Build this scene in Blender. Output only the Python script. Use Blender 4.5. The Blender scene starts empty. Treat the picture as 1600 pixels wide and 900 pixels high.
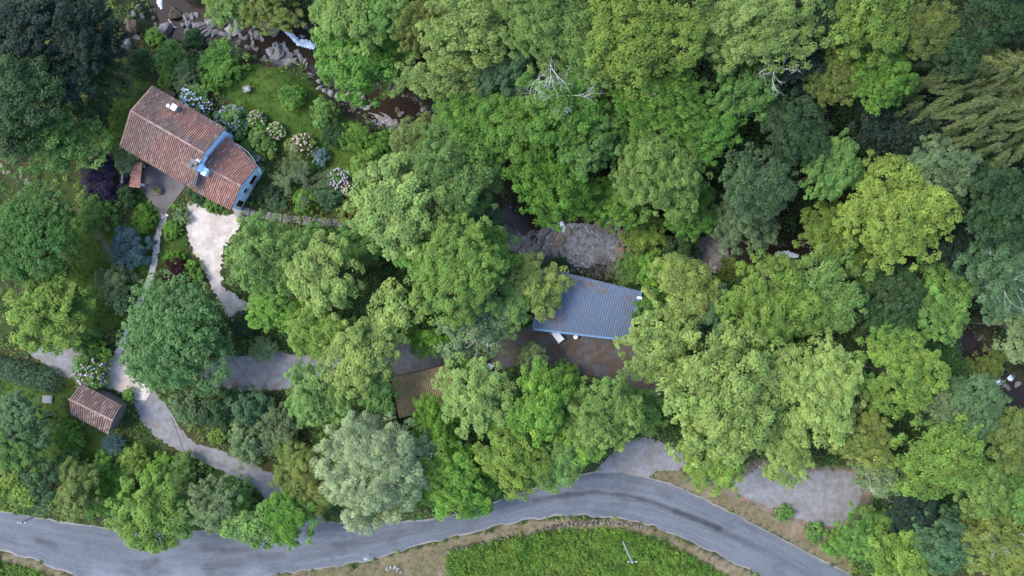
import bpy, math, random
import numpy as np
from mathutils import Vector

scene = bpy.context.scene
COL = scene.collection
# ------------------------------------------------------------------ camera, sky, sun, exposure
CAM_H = 90.0            # drone height over the road, metres
PXM = 12.5              # photograph pixels per metre on the road
cam_d = bpy.data.cameras.new('camera'); cam = bpy.data.objects.new('camera', cam_d); COL.objects.link(cam)
cam.location = (0, 0, CAM_H); cam.rotation_euler = (0, 0, 0)
cam_d.sensor_width = 36.0; cam_d.lens = 18.0 * CAM_H / (800 / PXM); cam_d.clip_end = 6000
scene.camera = cam
SUN_AZ = math.radians(172)     # where the light comes from, counted from +x (image right) counter-clockwise
SUN_EL = math.radians(50)
world = bpy.data.worlds.new('World'); scene.world = world; world.use_nodes = True
wn = world.node_tree.nodes; wl = world.node_tree.links
sky = wn.new('ShaderNodeTexSky'); sky.sky_type = 'NISHITA'; sky.sun_disc = False
sky.sun_elevation = SUN_EL; sky.sun_rotation = math.pi / 2 - SUN_AZ
sky.air_density = 1.0; sky.dust_density = 1.5
wl.new(sky.outputs[0], wn['Background'].inputs[0]); wn['Background'].inputs[1].default_value = 0.15
sun_d = bpy.data.lights.new('sun', 'SUN'); sun = bpy.data.objects.new('sun', sun_d); COL.objects.link(sun)
sun_d.energy = 1.05; sun_d.angle = math.radians(22); sun_d.color = (1.0, 0.95, 0.86)
sd = Vector((math.cos(SUN_AZ) * math.cos(SUN_EL), math.sin(SUN_AZ) * math.cos(SUN_EL), math.sin(SUN_EL)))
sun.rotation_euler = sd.to_track_quat('Z', 'Y').to_euler(); sun.location = (-60, 0, 80)
scene.view_settings.view_transform = 'Standard'; scene.view_settings.look = 'None'
scene.view_settings.gamma = 1.0; scene.view_settings.use_curve_mapping = False
scene.view_settings.exposure = 2.22
scene.render.engine = 'CYCLES'

rng = np.random.default_rng(7)
R_ = random.Random(11)

# ------------------------------------------------------------------ ground shape
STREAM = np.array([(150, -140), (200, -60), (245, -15), (262, 18), (330, 42), (430, 50), (480, 70), (515, 105), (560, 145), (620, 172), (690, 205),
                   (740, 290), (785, 355), (850, 372), (920, 378), (1000, 392), (1080, 398), (1200, 408), (1300, 412),
                   (1420, 455), (1510, 520), (1560, 585), (1620, 640), (1800, 780)], float)
HALFW = np.array([18, 18, 20, 26, 30, 28, 22, 18, 20, 26, 22, 20, 26, 36, 44, 36, 28, 24, 22, 18, 15, 17, 16, 16], float)

def smooth_noise(x, y, scale, seed):
    g = np.random.default_rng(seed).random((64, 64))
    xx = np.asarray(x) / scale + 31.3 * seed; yy = np.asarray(y) / scale + 17.7 * seed
    x0 = np.floor(xx).astype(int); y0 = np.floor(yy).astype(int)
    fx = xx - x0; fy = yy - y0; fx = fx * fx * (3 - 2 * fx); fy = fy * fy * (3 - 2 * fy)
    a = g[x0 % 64, y0 % 64]; b = g[(x0 + 1) % 64, y0 % 64]; c = g[x0 % 64, (y0 + 1) % 64]; d = g[(x0 + 1) % 64, (y0 + 1) % 64]
    return (a * (1 - fx) + b * fx) * (1 - fy) + (c * (1 - fx) + d * fx) * fy

def fbm(x, y, scale, seed):
    return (smooth_noise(x, y, scale, seed) * .55 + smooth_noise(x, y, scale / 2.1, seed + 1) * .28 + smooth_noise(x, y, scale / 4.3, seed + 2) * .17)

def stream_dist(x, y):
    """distance (m) to the stream's middle, its half width there, where along it, and the side (+1 north)"""
    u = 800 + np.asarray(x, float) * PXM; v = 450 - np.asarray(y, float) * PXM
    best = np.full(u.shape, 1e9); hw = np.zeros(u.shape); tt = np.zeros(u.shape)
    for i in range(len(STREAM) - 1):
        a, b = STREAM[i], STREAM[i + 1]; d = b - a; L2 = d @ d
        t = np.clip(((u - a[0]) * d[0] + (v - a[1]) * d[1]) / L2, 0, 1)
        q = np.hypot(u - a[0] - t * d[0], v - a[1] - t * d[1])
        m = q < best
        best = np.where(m, q, best); hw = np.where(m, HALFW[i] + t * (HALFW[i + 1] - HALFW[i]), hw); tt = np.where(m, i + t, tt)
    sv = np.interp(u, STREAM[:, 0], STREAM[:, 1])
    side = np.where(v < sv, 1.0, -1.0)
    return best / PXM, hw / PXM, tt / (len(STREAM) - 1), side

def bed_z(t): return -3.0 + 1.2 * t          # the stream falls from right to left

def ground_z(x, y):
    x = np.asarray(x, float); y = np.asarray(y, float)
    d, w, t, side = stream_dist(x, y)
    out = np.maximum(0, d - w)
    base = np.where(side > 0, 10.0 * (1 - np.exp(-out * 0.028)) , 0.0)
    z = bed_z(t) + out * 0.75
    k = 0.5
    hh = np.clip(0.5 + 0.5 * (base - z) / k, 0, 1)
    z = base * (1 - hh) + z * hh - k * hh * (1 - hh)
    bump = (fbm(x, y, 5.0, 3) - .5) * np.where(side > 0, 1.0, 0.0) * np.clip(out / 4, 0, 1)
    return z + bump

def gz(x, y): return float(ground_z(np.array([x]), np.array([y]))[0])

def P(u, v, z=0.0):
    k = (CAM_H - z) / CAM_H / PXM
    return Vector(((u - 800) * k, (450 - v) * k, z))

def G(u, v, dz=0.0):
    """the point of the ground, dz above it, that the photograph shows at (u, v)"""
    z = 0.0
    for _ in range(8):
        p = P(u, v, z + dz); z = gz(p.x, p.y)
    return P(u, v, z + dz)

def to_px(x, y, z):
    k = CAM_H / (CAM_H - z) * PXM
    return 800 + x * k, 450 - y * k

def inside(poly, u, v):
    u = np.asarray(u); v = np.asarray(v); c = np.zeros(u.shape, bool); n = len(poly)
    for i in range(n):
        x1, y1 = poly[i]; x2, y2 = poly[(i + 1) % n]
        if y1 == y2: continue
        c ^= ((y1 > v) != (y2 > v)) & (u < (x2 - x1) * (v - y1) / (y2 - y1) + x1)
    return c

def ribbon(pts, w):
    pts = np.array(pts, float); t = np.gradient(pts, axis=0); t /= np.linalg.norm(t, axis=1)[:, None]
    n = np.stack([-t[:, 1], t[:, 0]], 1) * (np.asarray(w, float).reshape(-1, 1) / 2)
    return [tuple(p) for p in pts + n] + [tuple(p) for p in (pts - n)[::-1]]

# ------------------------------------------------------------------ materials
MATS = {}
def nodes_of(name):
    m = bpy.data.materials.new(name); m.use_nodes = True
    return m, m.node_tree.nodes, m.node_tree.links, m.node_tree.nodes['Principled BSDF']

def mat_plain(name, color, rough=0.7, noise=0.25, scale=3.0, bump=0.2, attr=None, metal=0.0, spec=0.4, detail=6.0, color2=None, K=.45):
    """a weathered surface: base colour (or a colour attribute) broken up by two noises and a fine bump"""
    if name in MATS: return MATS[name]
    m, N, L, b = nodes_of(name)
    tc = N.new('ShaderNodeTexCoord')
    n1 = N.new('ShaderNodeTexNoise'); n1.inputs['Scale'].default_value = scale; n1.inputs['Detail'].default_value = detail
    L.new(tc.outputs['Object'], n1.inputs['Vector'])
    n2 = N.new('ShaderNodeTexNoise'); n2.inputs['Scale'].default_value = scale * 7.3; n2.inputs['Detail'].default_value = 4
    L.new(tc.outputs['Object'], n2.inputs['Vector'])
    add = N.new('ShaderNodeMath'); add.operation = 'ADD'
    L.new(n1.outputs['Fac'], add.inputs[0]); L.new(n2.outputs['Fac'], add.inputs[1])
    mr = N.new('ShaderNodeMapRange'); mr.inputs['From Min'].default_value = .65; mr.inputs['From Max'].default_value = 1.35
    mr.inputs['To Min'].default_value = (1 - noise) * K; mr.inputs['To Max'].default_value = (1 + noise) * K
    L.new(add.outputs[0], mr.inputs['Value'])
    mul = N.new('ShaderNodeMix'); mul.data_type = 'RGBA'; mul.blend_type = 'MULTIPLY'; mul.inputs[0].default_value = 1
    if attr:
        a = N.new('ShaderNodeAttribute'); a.attribute_name = attr; L.new(a.outputs['Color'], mul.inputs[6])
    elif color2:
        mx = N.new('ShaderNodeMix'); mx.data_type = 'RGBA'
        cr = N.new('ShaderNodeMapRange'); cr.inputs['From Min'].default_value = .42; cr.inputs['From Max'].default_value = .6
        n3 = N.new('ShaderNodeTexNoise'); n3.inputs['Scale'].default_value = scale * .45; n3.inputs['Detail'].default_value = 8
        L.new(tc.outputs['Object'], n3.inputs['Vector']); L.new(n3.outputs['Fac'], cr.inputs['Value']); L.new(cr.outputs[0], mx.inputs[0])
        mx.inputs[6].default_value = (*color, 1); mx.inputs[7].default_value = (*color2, 1); L.new(mx.outputs[2], mul.inputs[6])
    else:
        mul.inputs[6].default_value = (*color, 1)
    L.new(mr.outputs[0], mul.inputs[7]); L.new(mul.outputs[2], b.inputs['Base Color'])
    b.inputs['Roughness'].default_value = rough; b.inputs['Metallic'].default_value = metal
    b.inputs['Specular IOR Level'].default_value = spec
    if bump:
        bp = N.new('ShaderNodeBump'); bp.inputs['Strength'].default_value = bump; bp.inputs['Distance'].default_value = .05
        L.new(add.outputs[0], bp.inputs['Height']); L.new(bp.outputs[0], b.inputs['Normal'])
    MATS[name] = m; return m

def mat_leaf(name, use_attr=False, trans=0.46, rough=.6):
    """leaves: the plant's own colour, varied per leaf and per spray by the 'tint' attribute; some light passes through"""
    if name in MATS: return MATS[name]
    m, N, L, b = nodes_of(name)
    if use_attr:
        c = N.new('ShaderNodeAttribute'); c.attribute_name = 'col'; csock = c.outputs['Color']
    else:
        c = N.new('ShaderNodeObjectInfo'); csock = c.outputs['Color']
    t = N.new('ShaderNodeAttribute'); t.attribute_name = 'tint'
    hsv = N.new('ShaderNodeHueSaturation')
    hm = N.new('ShaderNodeMapRange'); hm.inputs['To Min'].default_value = .515; hm.inputs['To Max'].default_value = .487
    L.new(t.outputs['Fac'], hm.inputs['Value']); L.new(hm.outputs[0], hsv.inputs['Hue'])
    vm = N.new('ShaderNodeMapRange'); vm.inputs['To Min'].default_value = .55; vm.inputs['To Max'].default_value = 1.45
    L.new(t.outputs['Fac'], vm.inputs['Value']); L.new(vm.outputs[0], hsv.inputs['Value'])
    # sprays of one crown differ: older, younger and slightly browned leaf patches
    tc = N.new('ShaderNodeTexCoord'); oi = N.new('ShaderNodeObjectInfo'); ad = N.new('ShaderNodeVectorMath'); ad.operation = 'MULTIPLY_ADD'
    L.new(oi.outputs['Random'], ad.inputs[0]); ad.inputs[1].default_value = (70, 50, 30); L.new(tc.outputs['Object'], ad.inputs[2])
    nz = N.new('ShaderNodeTexNoise'); nz.inputs['Scale'].default_value = .62; nz.inputs['Detail'].default_value = 3; L.new(ad.outputs[0], nz.inputs['Vector'])
    h3 = N.new('ShaderNodeHueSaturation'); m3 = N.new('ShaderNodeMapRange'); m3.inputs['From Min'].default_value = .3; m3.inputs['From Max'].default_value = .7
    m3.inputs['To Min'].default_value = .74; m3.inputs['To Max'].default_value = 1.26; L.new(nz.outputs['Fac'], m3.inputs['Value']); L.new(m3.outputs[0], h3.inputs['Value'])
    sp_ = N.new('ShaderNodeSeparateColor'); L.new(nz.outputs['Color'], sp_.inputs[0]); m4 = N.new('ShaderNodeMapRange'); m4.inputs['From Min'].default_value = .3; m4.inputs['From Max'].default_value = .7
    m4.inputs['To Min'].default_value = .489; m4.inputs['To Max'].default_value = .514; L.new(sp_.outputs[2], m4.inputs['Value']); L.new(m4.outputs[0], h3.inputs['Hue'])
    L.new(csock, h3.inputs['Color']); csock = h3.outputs[0]
    L.new(csock, hsv.inputs['Color']); L.new(hsv.outputs[0], b.inputs['Base Color'])
    b.inputs['Roughness'].default_value = rough; b.inputs['Specular IOR Level'].default_value = .2
    tr = N.new('ShaderNodeBsdfTranslucent')
    h2 = N.new('ShaderNodeHueSaturation'); h2.inputs['Value'].default_value = 1.2; h2.inputs['Hue'].default_value = .492
    L.new(hsv.outputs[0], h2.inputs['Color']); L.new(h2.outputs[0], tr.inputs['Color'])
    mx = N.new('ShaderNodeMixShader'); mx.inputs[0].default_value = trans
    out = N['Material Output']
    L.new(b.outputs[0], mx.inputs[1]); L.new(tr.outputs[0], mx.inputs[2]); L.new(mx.outputs[0], out.inputs['Surface'])
    MATS[name] = m; return m

# ------------------------------------------------------------------ mesh helpers
def mesh_np(name, V, F, mat, tint=None, col=None, smooth=False):
    """V (n,3); F (m,k) with one k"""
    me = bpy.data.meshes.new(name); V = np.asarray(V, np.float32); F = np.asarray(F, np.int32)
    me.vertices.add(len(V)); me.vertices.foreach_set('co', V.ravel())
    k = F.shape[1]; me.loops.add(F.size); me.loops.foreach_set('vertex_index', F.ravel())
    me.polygons.add(len(F)); me.polygons.foreach_set('loop_start', np.arange(0, F.size, k, dtype=np.int32))
    if smooth: me.polygons.foreach_set('use_smooth', np.ones(len(F), bool))
    if tint is not None:
        a = me.attributes.new('tint', 'FLOAT', 'POINT'); a.data.foreach_set('value', np.asarray(tint, np.float32))
    if col is not None:
        c = np.ones((len(V), 4), np.float32); c[:, :3] = col
        a = me.attributes.new('col', 'FLOAT_COLOR', 'POINT'); a.data.foreach_set('color', c.ravel())
    me.update(calc_edges=True)
    if mat: me.materials.append(mat)
    return me

class MB:
    """collects shapes, builds one mesh object"""
    def __init__(s): s.v = []; s.f = []; s.c = []
    def add(s, V, F, c=None):
        o = len(s.v); s.v += [tuple(p) for p in V]; s.f += [tuple(i + o for i in q) for q in F]
        if c is not None: s.c += [c] * len(V)
        return s
    def quadbox(s, bottom, top, c=None):
        n = len(bottom)
        F = [tuple(range(n))[::-1], tuple(range(n, 2 * n))] + [(i, (i + 1) % n, n + (i + 1) % n, n + i) for i in range(n)]
        return s.add(list(bottom) + list(top), F, c)
    def box(s, o, e1, e2, a0, a1, b0, b1, z0, z1, c=None):
        """box in a frame: o + e1*a + e2*b, from z0 to z1 over o"""
        q = [Vector(o) + Vector(e1) * a + Vector(e2) * b for a, b in ((a0, b0), (a1, b0), (a1, b1), (a0, b1))]
        return s.quadbox([(p.x, p.y, o[2] + z0) for p in q], [(p.x, p.y, o[2] + z1) for p in q], c)
    def tube(s, pts, rad, n=6, c=None, cap=True):
        pts = [Vector(p) for p in pts]; V = []; F = []
        for i, p in enumerate(pts):
            d = (pts[min(i + 1, len(pts) - 1)] - pts[max(i - 1, 0)]).normalized()
            a = d.orthogonal().normalized() if abs(d.z) > .99 else d.cross(Vector((0, 0, 1))).normalized()
            b = d.cross(a); r = rad[i] if hasattr(rad, '__len__') else rad
            V += [p + a * (r * math.cos(2 * math.pi * k / n)) + b * (r * math.sin(2 * math.pi * k / n)) for k in range(n)]
        for i in range(len(pts) - 1):
            F += [(i * n + k, i * n + (k + 1) % n, (i + 1) * n + (k + 1) % n, (i + 1) * n + k) for k in range(n)]
        if cap: F += [tuple(range(n))[::-1], tuple((len(pts) - 1) * n + k for k in range(n))]
        return s.add(V, F, c)
    def lathe(s, o, prof, n=14, c=None):
        V = [(o[0] + r * math.cos(2 * math.pi * k / n), o[1] + r * math.sin(2 * math.pi * k / n), o[2] + z) for r, z in prof for k in range(n)]
        F = [(i * n + k, i * n + (k + 1) % n, (i + 1) * n + (k + 1) % n, (i + 1) * n + k) for i in range(len(prof) - 1) for k in range(n)]
        F += [tuple(range(n))[::-1], tuple((len(prof) - 1) * n + k for k in range(n))]
        return s.add(V, F, c)
    def mesh(s, name, mat, smooth=False):
        me = bpy.data.meshes.new(name); me.from_pydata([tuple(p) for p in s.v], [], s.f)
        if s.c:
            c = np.ones((len(s.v), 4), np.float32); c[:, :3] = np.array(s.c)
            a = me.attributes.new('col', 'FLOAT_COLOR', 'POINT'); a.data.foreach_set('color', c.ravel())
        if smooth: me.polygons.foreach_set('use_smooth', np.ones(len(me.polygons), bool))
        me.materials.append(mat); me.update(); return me
    def build(s, name, mat, parent=None, smooth=False, **tags):
        return link(name, s.mesh(name, mat, smooth), parent, **tags)

def link(name, data, parent=None, loc=None, rot=None, scale=None, **tags):
    o = bpy.data.objects.new(name, data); COL.objects.link(o)
    if parent: o.parent = parent
    if loc is not None: o.location = loc
    if rot is not None: o.rotation_euler = rot
    if scale is not None: o.scale = scale if hasattr(scale, '__len__') else (scale,) * 3
    for k, val in tags.items():
        if val is not None: o[k] = val
    return o

def thing(name, label, category, loc, group=None, rz=0.0):
    o = link(name, None, None, loc, (0, 0, rz), label=label, category=category, group=group)
    o.empty_display_size = .3
    return o

def child_at(root):
    """parts given in world coordinates under a root at root.location"""
    from mathutils import Matrix
    for c in root.children:
        c.matrix_parent_inverse = Matrix.Translation(-root.location)
# ------------------------------------------------------------------ zones (photograph pixels, at ground level)
ROAD_TOP = [(-400, 740), (-150, 778), (0, 797), (80, 812), (180, 826), (300, 829), (400, 823), (500, 815), (600, 818), (700, 806), (760, 789), (820, 766), (880, 746), (940, 735),
            (1000, 741), (1060, 759), (1130, 793), (1200, 829), (1330, 899), (1450, 968), (1700, 1110)]
ROAD_BOT = [(-400, 800), (-150, 842), (0, 861), (60, 876), (110, 900), (200, 922), (300, 917), (430, 898), (560, 880), (640, 857), (700, 842), (760, 826), (830, 811), (900, 806),
            (960, 808), (1020, 821), (1100, 855), (1190, 900), (1300, 958), (1450, 1042), (1700, 1182)]
_rt, _rb = np.array(ROAD_TOP, float), np.array(ROAD_BOT, float)
def road_top(u): return np.interp(u, _rt[:, 0], _rt[:, 1])
def road_bot(u): return np.interp(u, _rb[:, 0], _rb[:, 1])
ROAD = ROAD_TOP + ROAD_BOT[::-1]
DRIVE = [(203, 598), (232, 603), (262, 636), (276, 661), (302, 690), (350, 706), (400, 728), (432, 744), (470, 775), (505, 812), (500, 822), (440, 826), (428, 800), (400, 763), (350, 737), (290, 709), (240, 681), (217, 650), (207, 618)]
TRACK = [(318, 578), (345, 556), (385, 556), (430, 548), (478, 556), (560, 545), (612, 535), (680, 540), (712, 548), (712, 574), (612, 594), (540, 602), (440, 608), (345, 610), (322, 598)]
YARD = [(700, 548), (745, 545), (790, 520), (835, 512), (980, 528), (1004, 556), (1048, 598), (1034, 622), (990, 606), (940, 590), (880, 586), (850, 566), (765, 578), (712, 575)]
WYARD = [(294, 321), (308, 316), (326, 330), (346, 336), (372, 338), (373, 358), (353, 382), (347, 412), (350, 448), (380, 468), (404, 490), (413, 512), (384, 494), (362, 500), (344, 474), (326, 441), (312, 410), (296, 380), (291, 350)]
WLOW = [(174, 556), (186, 548), (196, 566), (212, 592), (230, 604), (232, 622), (213, 624), (186, 612), (158, 601), (163, 578)]
NPATH = [(259, 336), (252, 350), (246, 368), (243, 395), (238, 425), (226, 455), (206, 500), (190, 540), (182, 556)]
LPATCH = [(46, 550), (58, 542), (100, 542), (138, 548), (141, 572), (126, 590), (96, 588), (66, 566), (52, 558)]
LAYBY = [(1118, 757), (1150, 745), (1190, 722), (1250, 732), (1340, 735), (1356, 775), (1334, 812), (1300, 828), (1245, 814), (1180, 788)]
APRON = [(930, 741), (960, 705), (985, 688), (1012, 684), (1046, 696), (1072, 716), (1062, 735), (1030, 736), (1014, 746), (985, 743)]
TERRACE = [(221, 298), (255, 338), (290, 291), (262, 268), (238, 254), (222, 268)]
DIRTPATH = [(108, 325), (126, 333), (145, 350), (160, 378), (178, 403), (196, 425), (222, 437)]
GRAVELBAR = [(832, 362), (862, 348), (905, 346), (950, 352), (978, 372), (982, 402), (945, 414), (905, 420), (870, 405), (840, 395)]
GRAVEL2 = [(782, 350), (808, 360), (850, 388), (842, 404), (815, 398), (790, 385)]
GRAVEL3 = [(570, 172), (600, 176), (640, 200), (668, 196), (640, 212), (608, 204), (580, 188)]
GRAVEL4 = [(1090, 372), (1130, 360), (1140, 395), (1125, 425), (1090, 430), (1095, 400)]
GRAVEL5 = [(415, 74), (438, 66), (455, 80), (460, 98), (440, 106), (420, 94)]
HOUSE_FP = [(205, 173), (238, 136), (353, 203), (403, 262), (378, 315), (361, 328), (188, 230)]
HANGAR_FP = [(852, 418), (1001, 455), (980, 531), (833, 513)]
SHED_FP = [(108, 623), (127, 600), (191, 634), (177, 660), (170, 678), (111, 646)]
BROWN_FP = [(612, 590), (699, 569), (712, 632), (624, 652)]
LAWNS = [[(345, 105), (400, 95), (480, 120), (560, 200), (610, 235), (560, 330), (470, 250), (420, 215), (330, 130)],
         [(0, 592), (115, 585), (108, 650), (200, 690), (320, 726), (200, 725), (100, 745), (0, 705)],
         [(205, 300), (222, 298), (254, 338), (243, 355), (215, 340)], [(256, 350), (292, 335), (290, 390), (325, 470), (280, 450), (252, 420)],
         [(100, 335), (150, 350), (245, 350), (236, 430), (190, 505), (130, 540), (115, 440)], [(150, 200), (200, 130), (235, 120), (185, 230), (165, 240)]]
DRY = [[(560, 884), (640, 860), (700, 845), (702, 910), (520, 910)], [(1015, 745), (1030, 735), (1070, 738), (1120, 760), (1200, 795), (1300, 832), (1330, 880), (1330, 898), (1200, 828), (1120, 788), (1055, 757)],
       [(0, 862), (60, 876), (112, 902), (90, 905), (60, 890), (0, 874)], [(700, 843), (830, 813), (960, 810), (1020, 823), (1190, 903), (1150, 905), (1030, 840), (960, 822), (850, 828), (700, 858)],
       [(1180, 718), (1215, 725), (1225, 760), (1190, 745)], [(540, 880), (420, 900), (560, 905)]]
FIELD = [[(698, 862), (850, 832), (960, 824), (1030, 842), (1150, 906), (1300, 1000), (700, 1000)], [(0, 876), (60, 892), (90, 906), (120, 960), (-200, 960), (-200, 850)]]
PAVED = {'road': ROAD, 'drive': DRIVE, 'track': TRACK, 'yard': YARD, 'wyard': WYARD, 'wlow': WLOW, 'npath': ribbon(NPATH, 10), 'lpatch': LPATCH,
         'layby': LAYBY, 'apron': APRON, 'terrace': TERRACE}

def zone_masks(x, y, z):
    u, v = to_px(x, y, z)
    wob = (fbm(x, y, 2.2, 21) - .5) * 22; wob2 = (fbm(x, y, 2.2, 31) - .5) * 22
    uw, vw = u + wob, v + wob2
    m = {}
    m['paved'] = np.zeros(u.shape, bool)
    for p in PAVED.values(): m['paved'] |= inside(p, u, v)
    m['built'] = inside(HOUSE_FP, u, v) | inside(HANGAR_FP, u, v) | inside(SHED_FP, u, v) | inside(BROWN_FP, u, v)
    m['lawn'] = np.zeros(u.shape, bool); m['dry'] = m['lawn'].copy(); m['field'] = m['lawn'].copy(); m['gravel'] = m['lawn'].copy()
    for p in LAWNS: m['lawn'] |= inside(p, uw, vw)
    for p in DRY: m['dry'] |= inside(p, u + wob * .35, v + wob2 * .35)
    for p in FIELD: m['field'] |= inside(p, u + wob * .3, v + wob2 * .3)
    for p in (GRAVELBAR, GRAVEL2, GRAVEL3, GRAVEL4, GRAVEL5): m['gravel'] |= inside(p, u + wob * .4, v + wob2 * .4)
    d, w, t, side = stream_dist(x, y)
    m['bed'] = d < w + .3
    m['dirt'] = inside(ribbon(DIRTPATH, 9), u + wob * .2, v + wob2 * .2)
    m['bank'] = (d < w + 1.6)
    m['north'] = (side > 0) & ~m['bed']
    return m

# ground sheet: fine in the middle, coarse out to the horizon
def axis(half, step):
    core = np.arange(-half, half + step / 2, step); out = half + 4 * (1.55 ** np.arange(1, 15) - 1) ; out = out[out < 3200]
    return np.concatenate([-out[::-1], core, out])
gx, gy = axis(82, .45), axis(50, .45)
GX, GY = np.meshgrid(gx, gy, indexing='ij'); GZ = ground_z(GX, GY)
zm = zone_masks(GX, GY, GZ)
n_lo = fbm(GX, GY, 6, 41)[..., None]; n_hi = fbm(GX, GY, 1.4, 51)[..., None]
c_soil = np.array([.062, .062, .030]); c_moss = np.array([.062, .105, .028]); c_brown = np.array([.095, .062, .036])
C = c_soil * (1 - n_lo) + c_moss * n_lo
C = np.where(n_hi > .62, c_brown * .6 + C * .4, C)
def paint(mask, a, b, soft=1.0):
    global C
    k = np.clip((n_hi * .6 + n_lo * .4 - .3) / .4, 0, 1)
    col = np.array(a) * (1 - k) + np.array(b) * k
    C = np.where(mask[..., None], col * soft + C * (1 - soft), C)
paint(zm['north'], (.032, .024, .018), (.026, .034, .016))  # wood floor darkened, shade of the canopy gaps put into its colour
paint(zm['lawn'], (.055, .120, .020), (.105, .165, .030))
paint(zm['field'], (.05, .10, .02), (.08, .13, .025))
paint(zm['dry'], (.30, .24, .165), (.19, .175, .085))
paint((np.abs(GX) > 72) | (np.abs(GY) > 44), (.045, .075, .022), (.06, .09, .028))
paint(zm['dirt'], (.20, .165, .12), (.15, .125, .085), .85)
paint(zm['bank'], (.060, .048, .034), (.042, .050, .026))
paint(zm['bed'], (.030, .022, .016), (.06, .05, .04))
paint(zm['gravel'], (.20, .20, .21), (.15, .15, .16))
nx, ny = len(gx), len(gy); idx = np.arange(nx * ny).reshape(nx, ny)
Fq = np.stack([idx[:-1, :-1], idx[1:, :-1], idx[1:, 1:], idx[:-1, 1:]], -1).reshape(-1, 4)
m_ground = mat_plain('ground_soil', None, rough=.95, noise=.35, scale=1.1, bump=.6, attr='col', spec=.1)
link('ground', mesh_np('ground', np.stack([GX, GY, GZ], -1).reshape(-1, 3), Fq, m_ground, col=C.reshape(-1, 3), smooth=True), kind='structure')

# ------------------------------------------------------------------ road with its stains and tar seams
us = np.concatenate([np.arange(-400, -50, 25), np.arange(-50, 1650, 4), np.arange(1650, 1701, 25)]).astype(float)
NA = 64; tt = np.linspace(0, 1, NA)
jt = (smooth_noise(us, us * 0, 14, 5) - .5) * 5; jb = (smooth_noise(us, us * 0, 12, 6) - .5) * 5
def soften(a, n): return np.convolve(np.pad(a, n, mode='edge'), np.ones(2 * n + 1) / (2 * n + 1), mode='valid')
rt_s, rb_s = soften(road_top(us), 6) + jt, soften(road_bot(us), 6) + jb
RU = np.repeat(us[:, None], NA, 1); RV = rt_s[:, None] * (1 - tt) + rb_s[:, None] * tt
RX = (RU - 800) / PXM; RY = (450 - RV) / PXM
crown = .045 * (1 - (2 * tt - 1) ** 2)[None, :]
RZ = .012 + crown + np.zeros_like(RX)
base = np.array([.158, .175, .202]); C2 = np.broadcast_to(base, RX.shape + (3,)).copy()
C2 *= (0.84 + .32 * fbm(RX, RY, 7, 61))[..., None]
_S = RU * .02; _T = np.broadcast_to(tt * 60, RX.shape)                                   # long streaks along the lanes, then speckle and patches
C2 *= (.88 + .24 * smooth_noise(_S * 3, _T, 2.2, 64))[..., None]; C2 *= (.92 + .16 * np.random.default_rng(4).random(RX.shape))[..., None]
for wt in (.22, .40, .62, .80): C2 *= (1 + .07 * np.exp(-((tt - wt) / .045) ** 2) * (.4 + fbm(RX, RY, 6, 67)))[..., None]
C2 *= np.where(fbm(RX, RY, 3.2, 69) > .66, .86, 1.0)[..., None]
def seg_dist(u, v, pts):
    best = np.full(u.shape, 1e9)
    for a, b in zip(pts[:-1], pts[1:]):
        a = np.array(a, float); d = np.array(b, float) - a
        t = np.clip(((u - a[0]) * d[0] + (v - a[1]) * d[1]) / (d @ d), 0, 1)
        best = np.minimum(best, np.hypot(u - a[0] - t * d[0], v - a[1] - t * d[1]))
    return best
def stain(pts, w, dark, seed):
    global C2
    d = seg_dist(RU, RV, pts) + (fbm(RX * 1, RY * 1, 1.2, seed) - .5) * w * .9
    k = np.clip(1 - d / w, 0, 1) ** .7 * dark * (.5 + .8 * fbm(RX, RY, 2.0, seed + 3))
    C2 *= (1 - np.clip(k, 0, .8))[..., None]
stain([(835, 782), (880, 774), (930, 768), (980, 774), (1020, 785), (1060, 800), (1100, 815), (1125, 826)], 5.0, .52, 71)
stain([(1055, 800), (1090, 812), (1122, 826)], 7, .5, 75)
stain([(835, 784), (720, 800), (600, 842), (480, 868), (380, 880), (280, 885)], 10, .22, 81)
stain([(1122, 826), (1200, 865), (1300, 920)], 8, .22, 85)
for i, (a, b, w, k) in enumerate([((60, 845), (90, 858), 9, .35), ((60, 842), (85, 850), 7, .3), ((320, 856), (345, 858), 9, .3), ((350, 860), (400, 858), 7, .28), ((155, 888), (170, 893), 6, .35), ((225, 885), (245, 876), 10, .35),
                                  ((0, 838), (20, 842), 10, .25), ((200, 880), (300, 900), 8, .2), ((390, 870), (440, 866), 6, .25), ((520, 850), (600, 836), 5, .25), ((910, 742), (945, 741), 4, .3), ((860, 776), (900, 769), 4, .3), ((1030, 768), (1045, 775), 6, .25)]):
    stain([a, b], w, k, 90 + 4 * i)
d = np.minimum(np.abs(tt), np.abs(1 - tt))[None, :] * (RV[:, -1:] - RV[:, :1])         # pale grit along both edges
k = np.clip(1 - (d + (fbm(RX, RY, 1.5, 151) - .5) * 4) / 3.2, 0, 1)[..., None]
C2 = C2 * (1 - k) + np.array([.40, .37, .33]) * k * .9 + C2 * k * .1
k = np.clip(fbm(RX, RY, 5, 161) * 2.4 - 1.15, 0, .8)[..., None] * np.clip((RV - 872) / 25, 0, 1)[..., None] * (RU < 420)[..., None]
C2 = C2 * (1 - k) + np.array([.27, .30, .35]) * k                                       # chalky scuffed surface by the junction
n = len(us); idx = np.arange(n * NA).reshape(n, NA)
Fr = np.stack([idx[:-1, 1:], idx[1:, 1:], idx[1:, :-1], idx[:-1, :-1]], -1).reshape(-1, 4)
m_road = mat_plain('worn_asphalt', None, rough=.85, noise=.13, scale=2.2, bump=.25, attr='col', spec=.25, detail=9)
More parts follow.
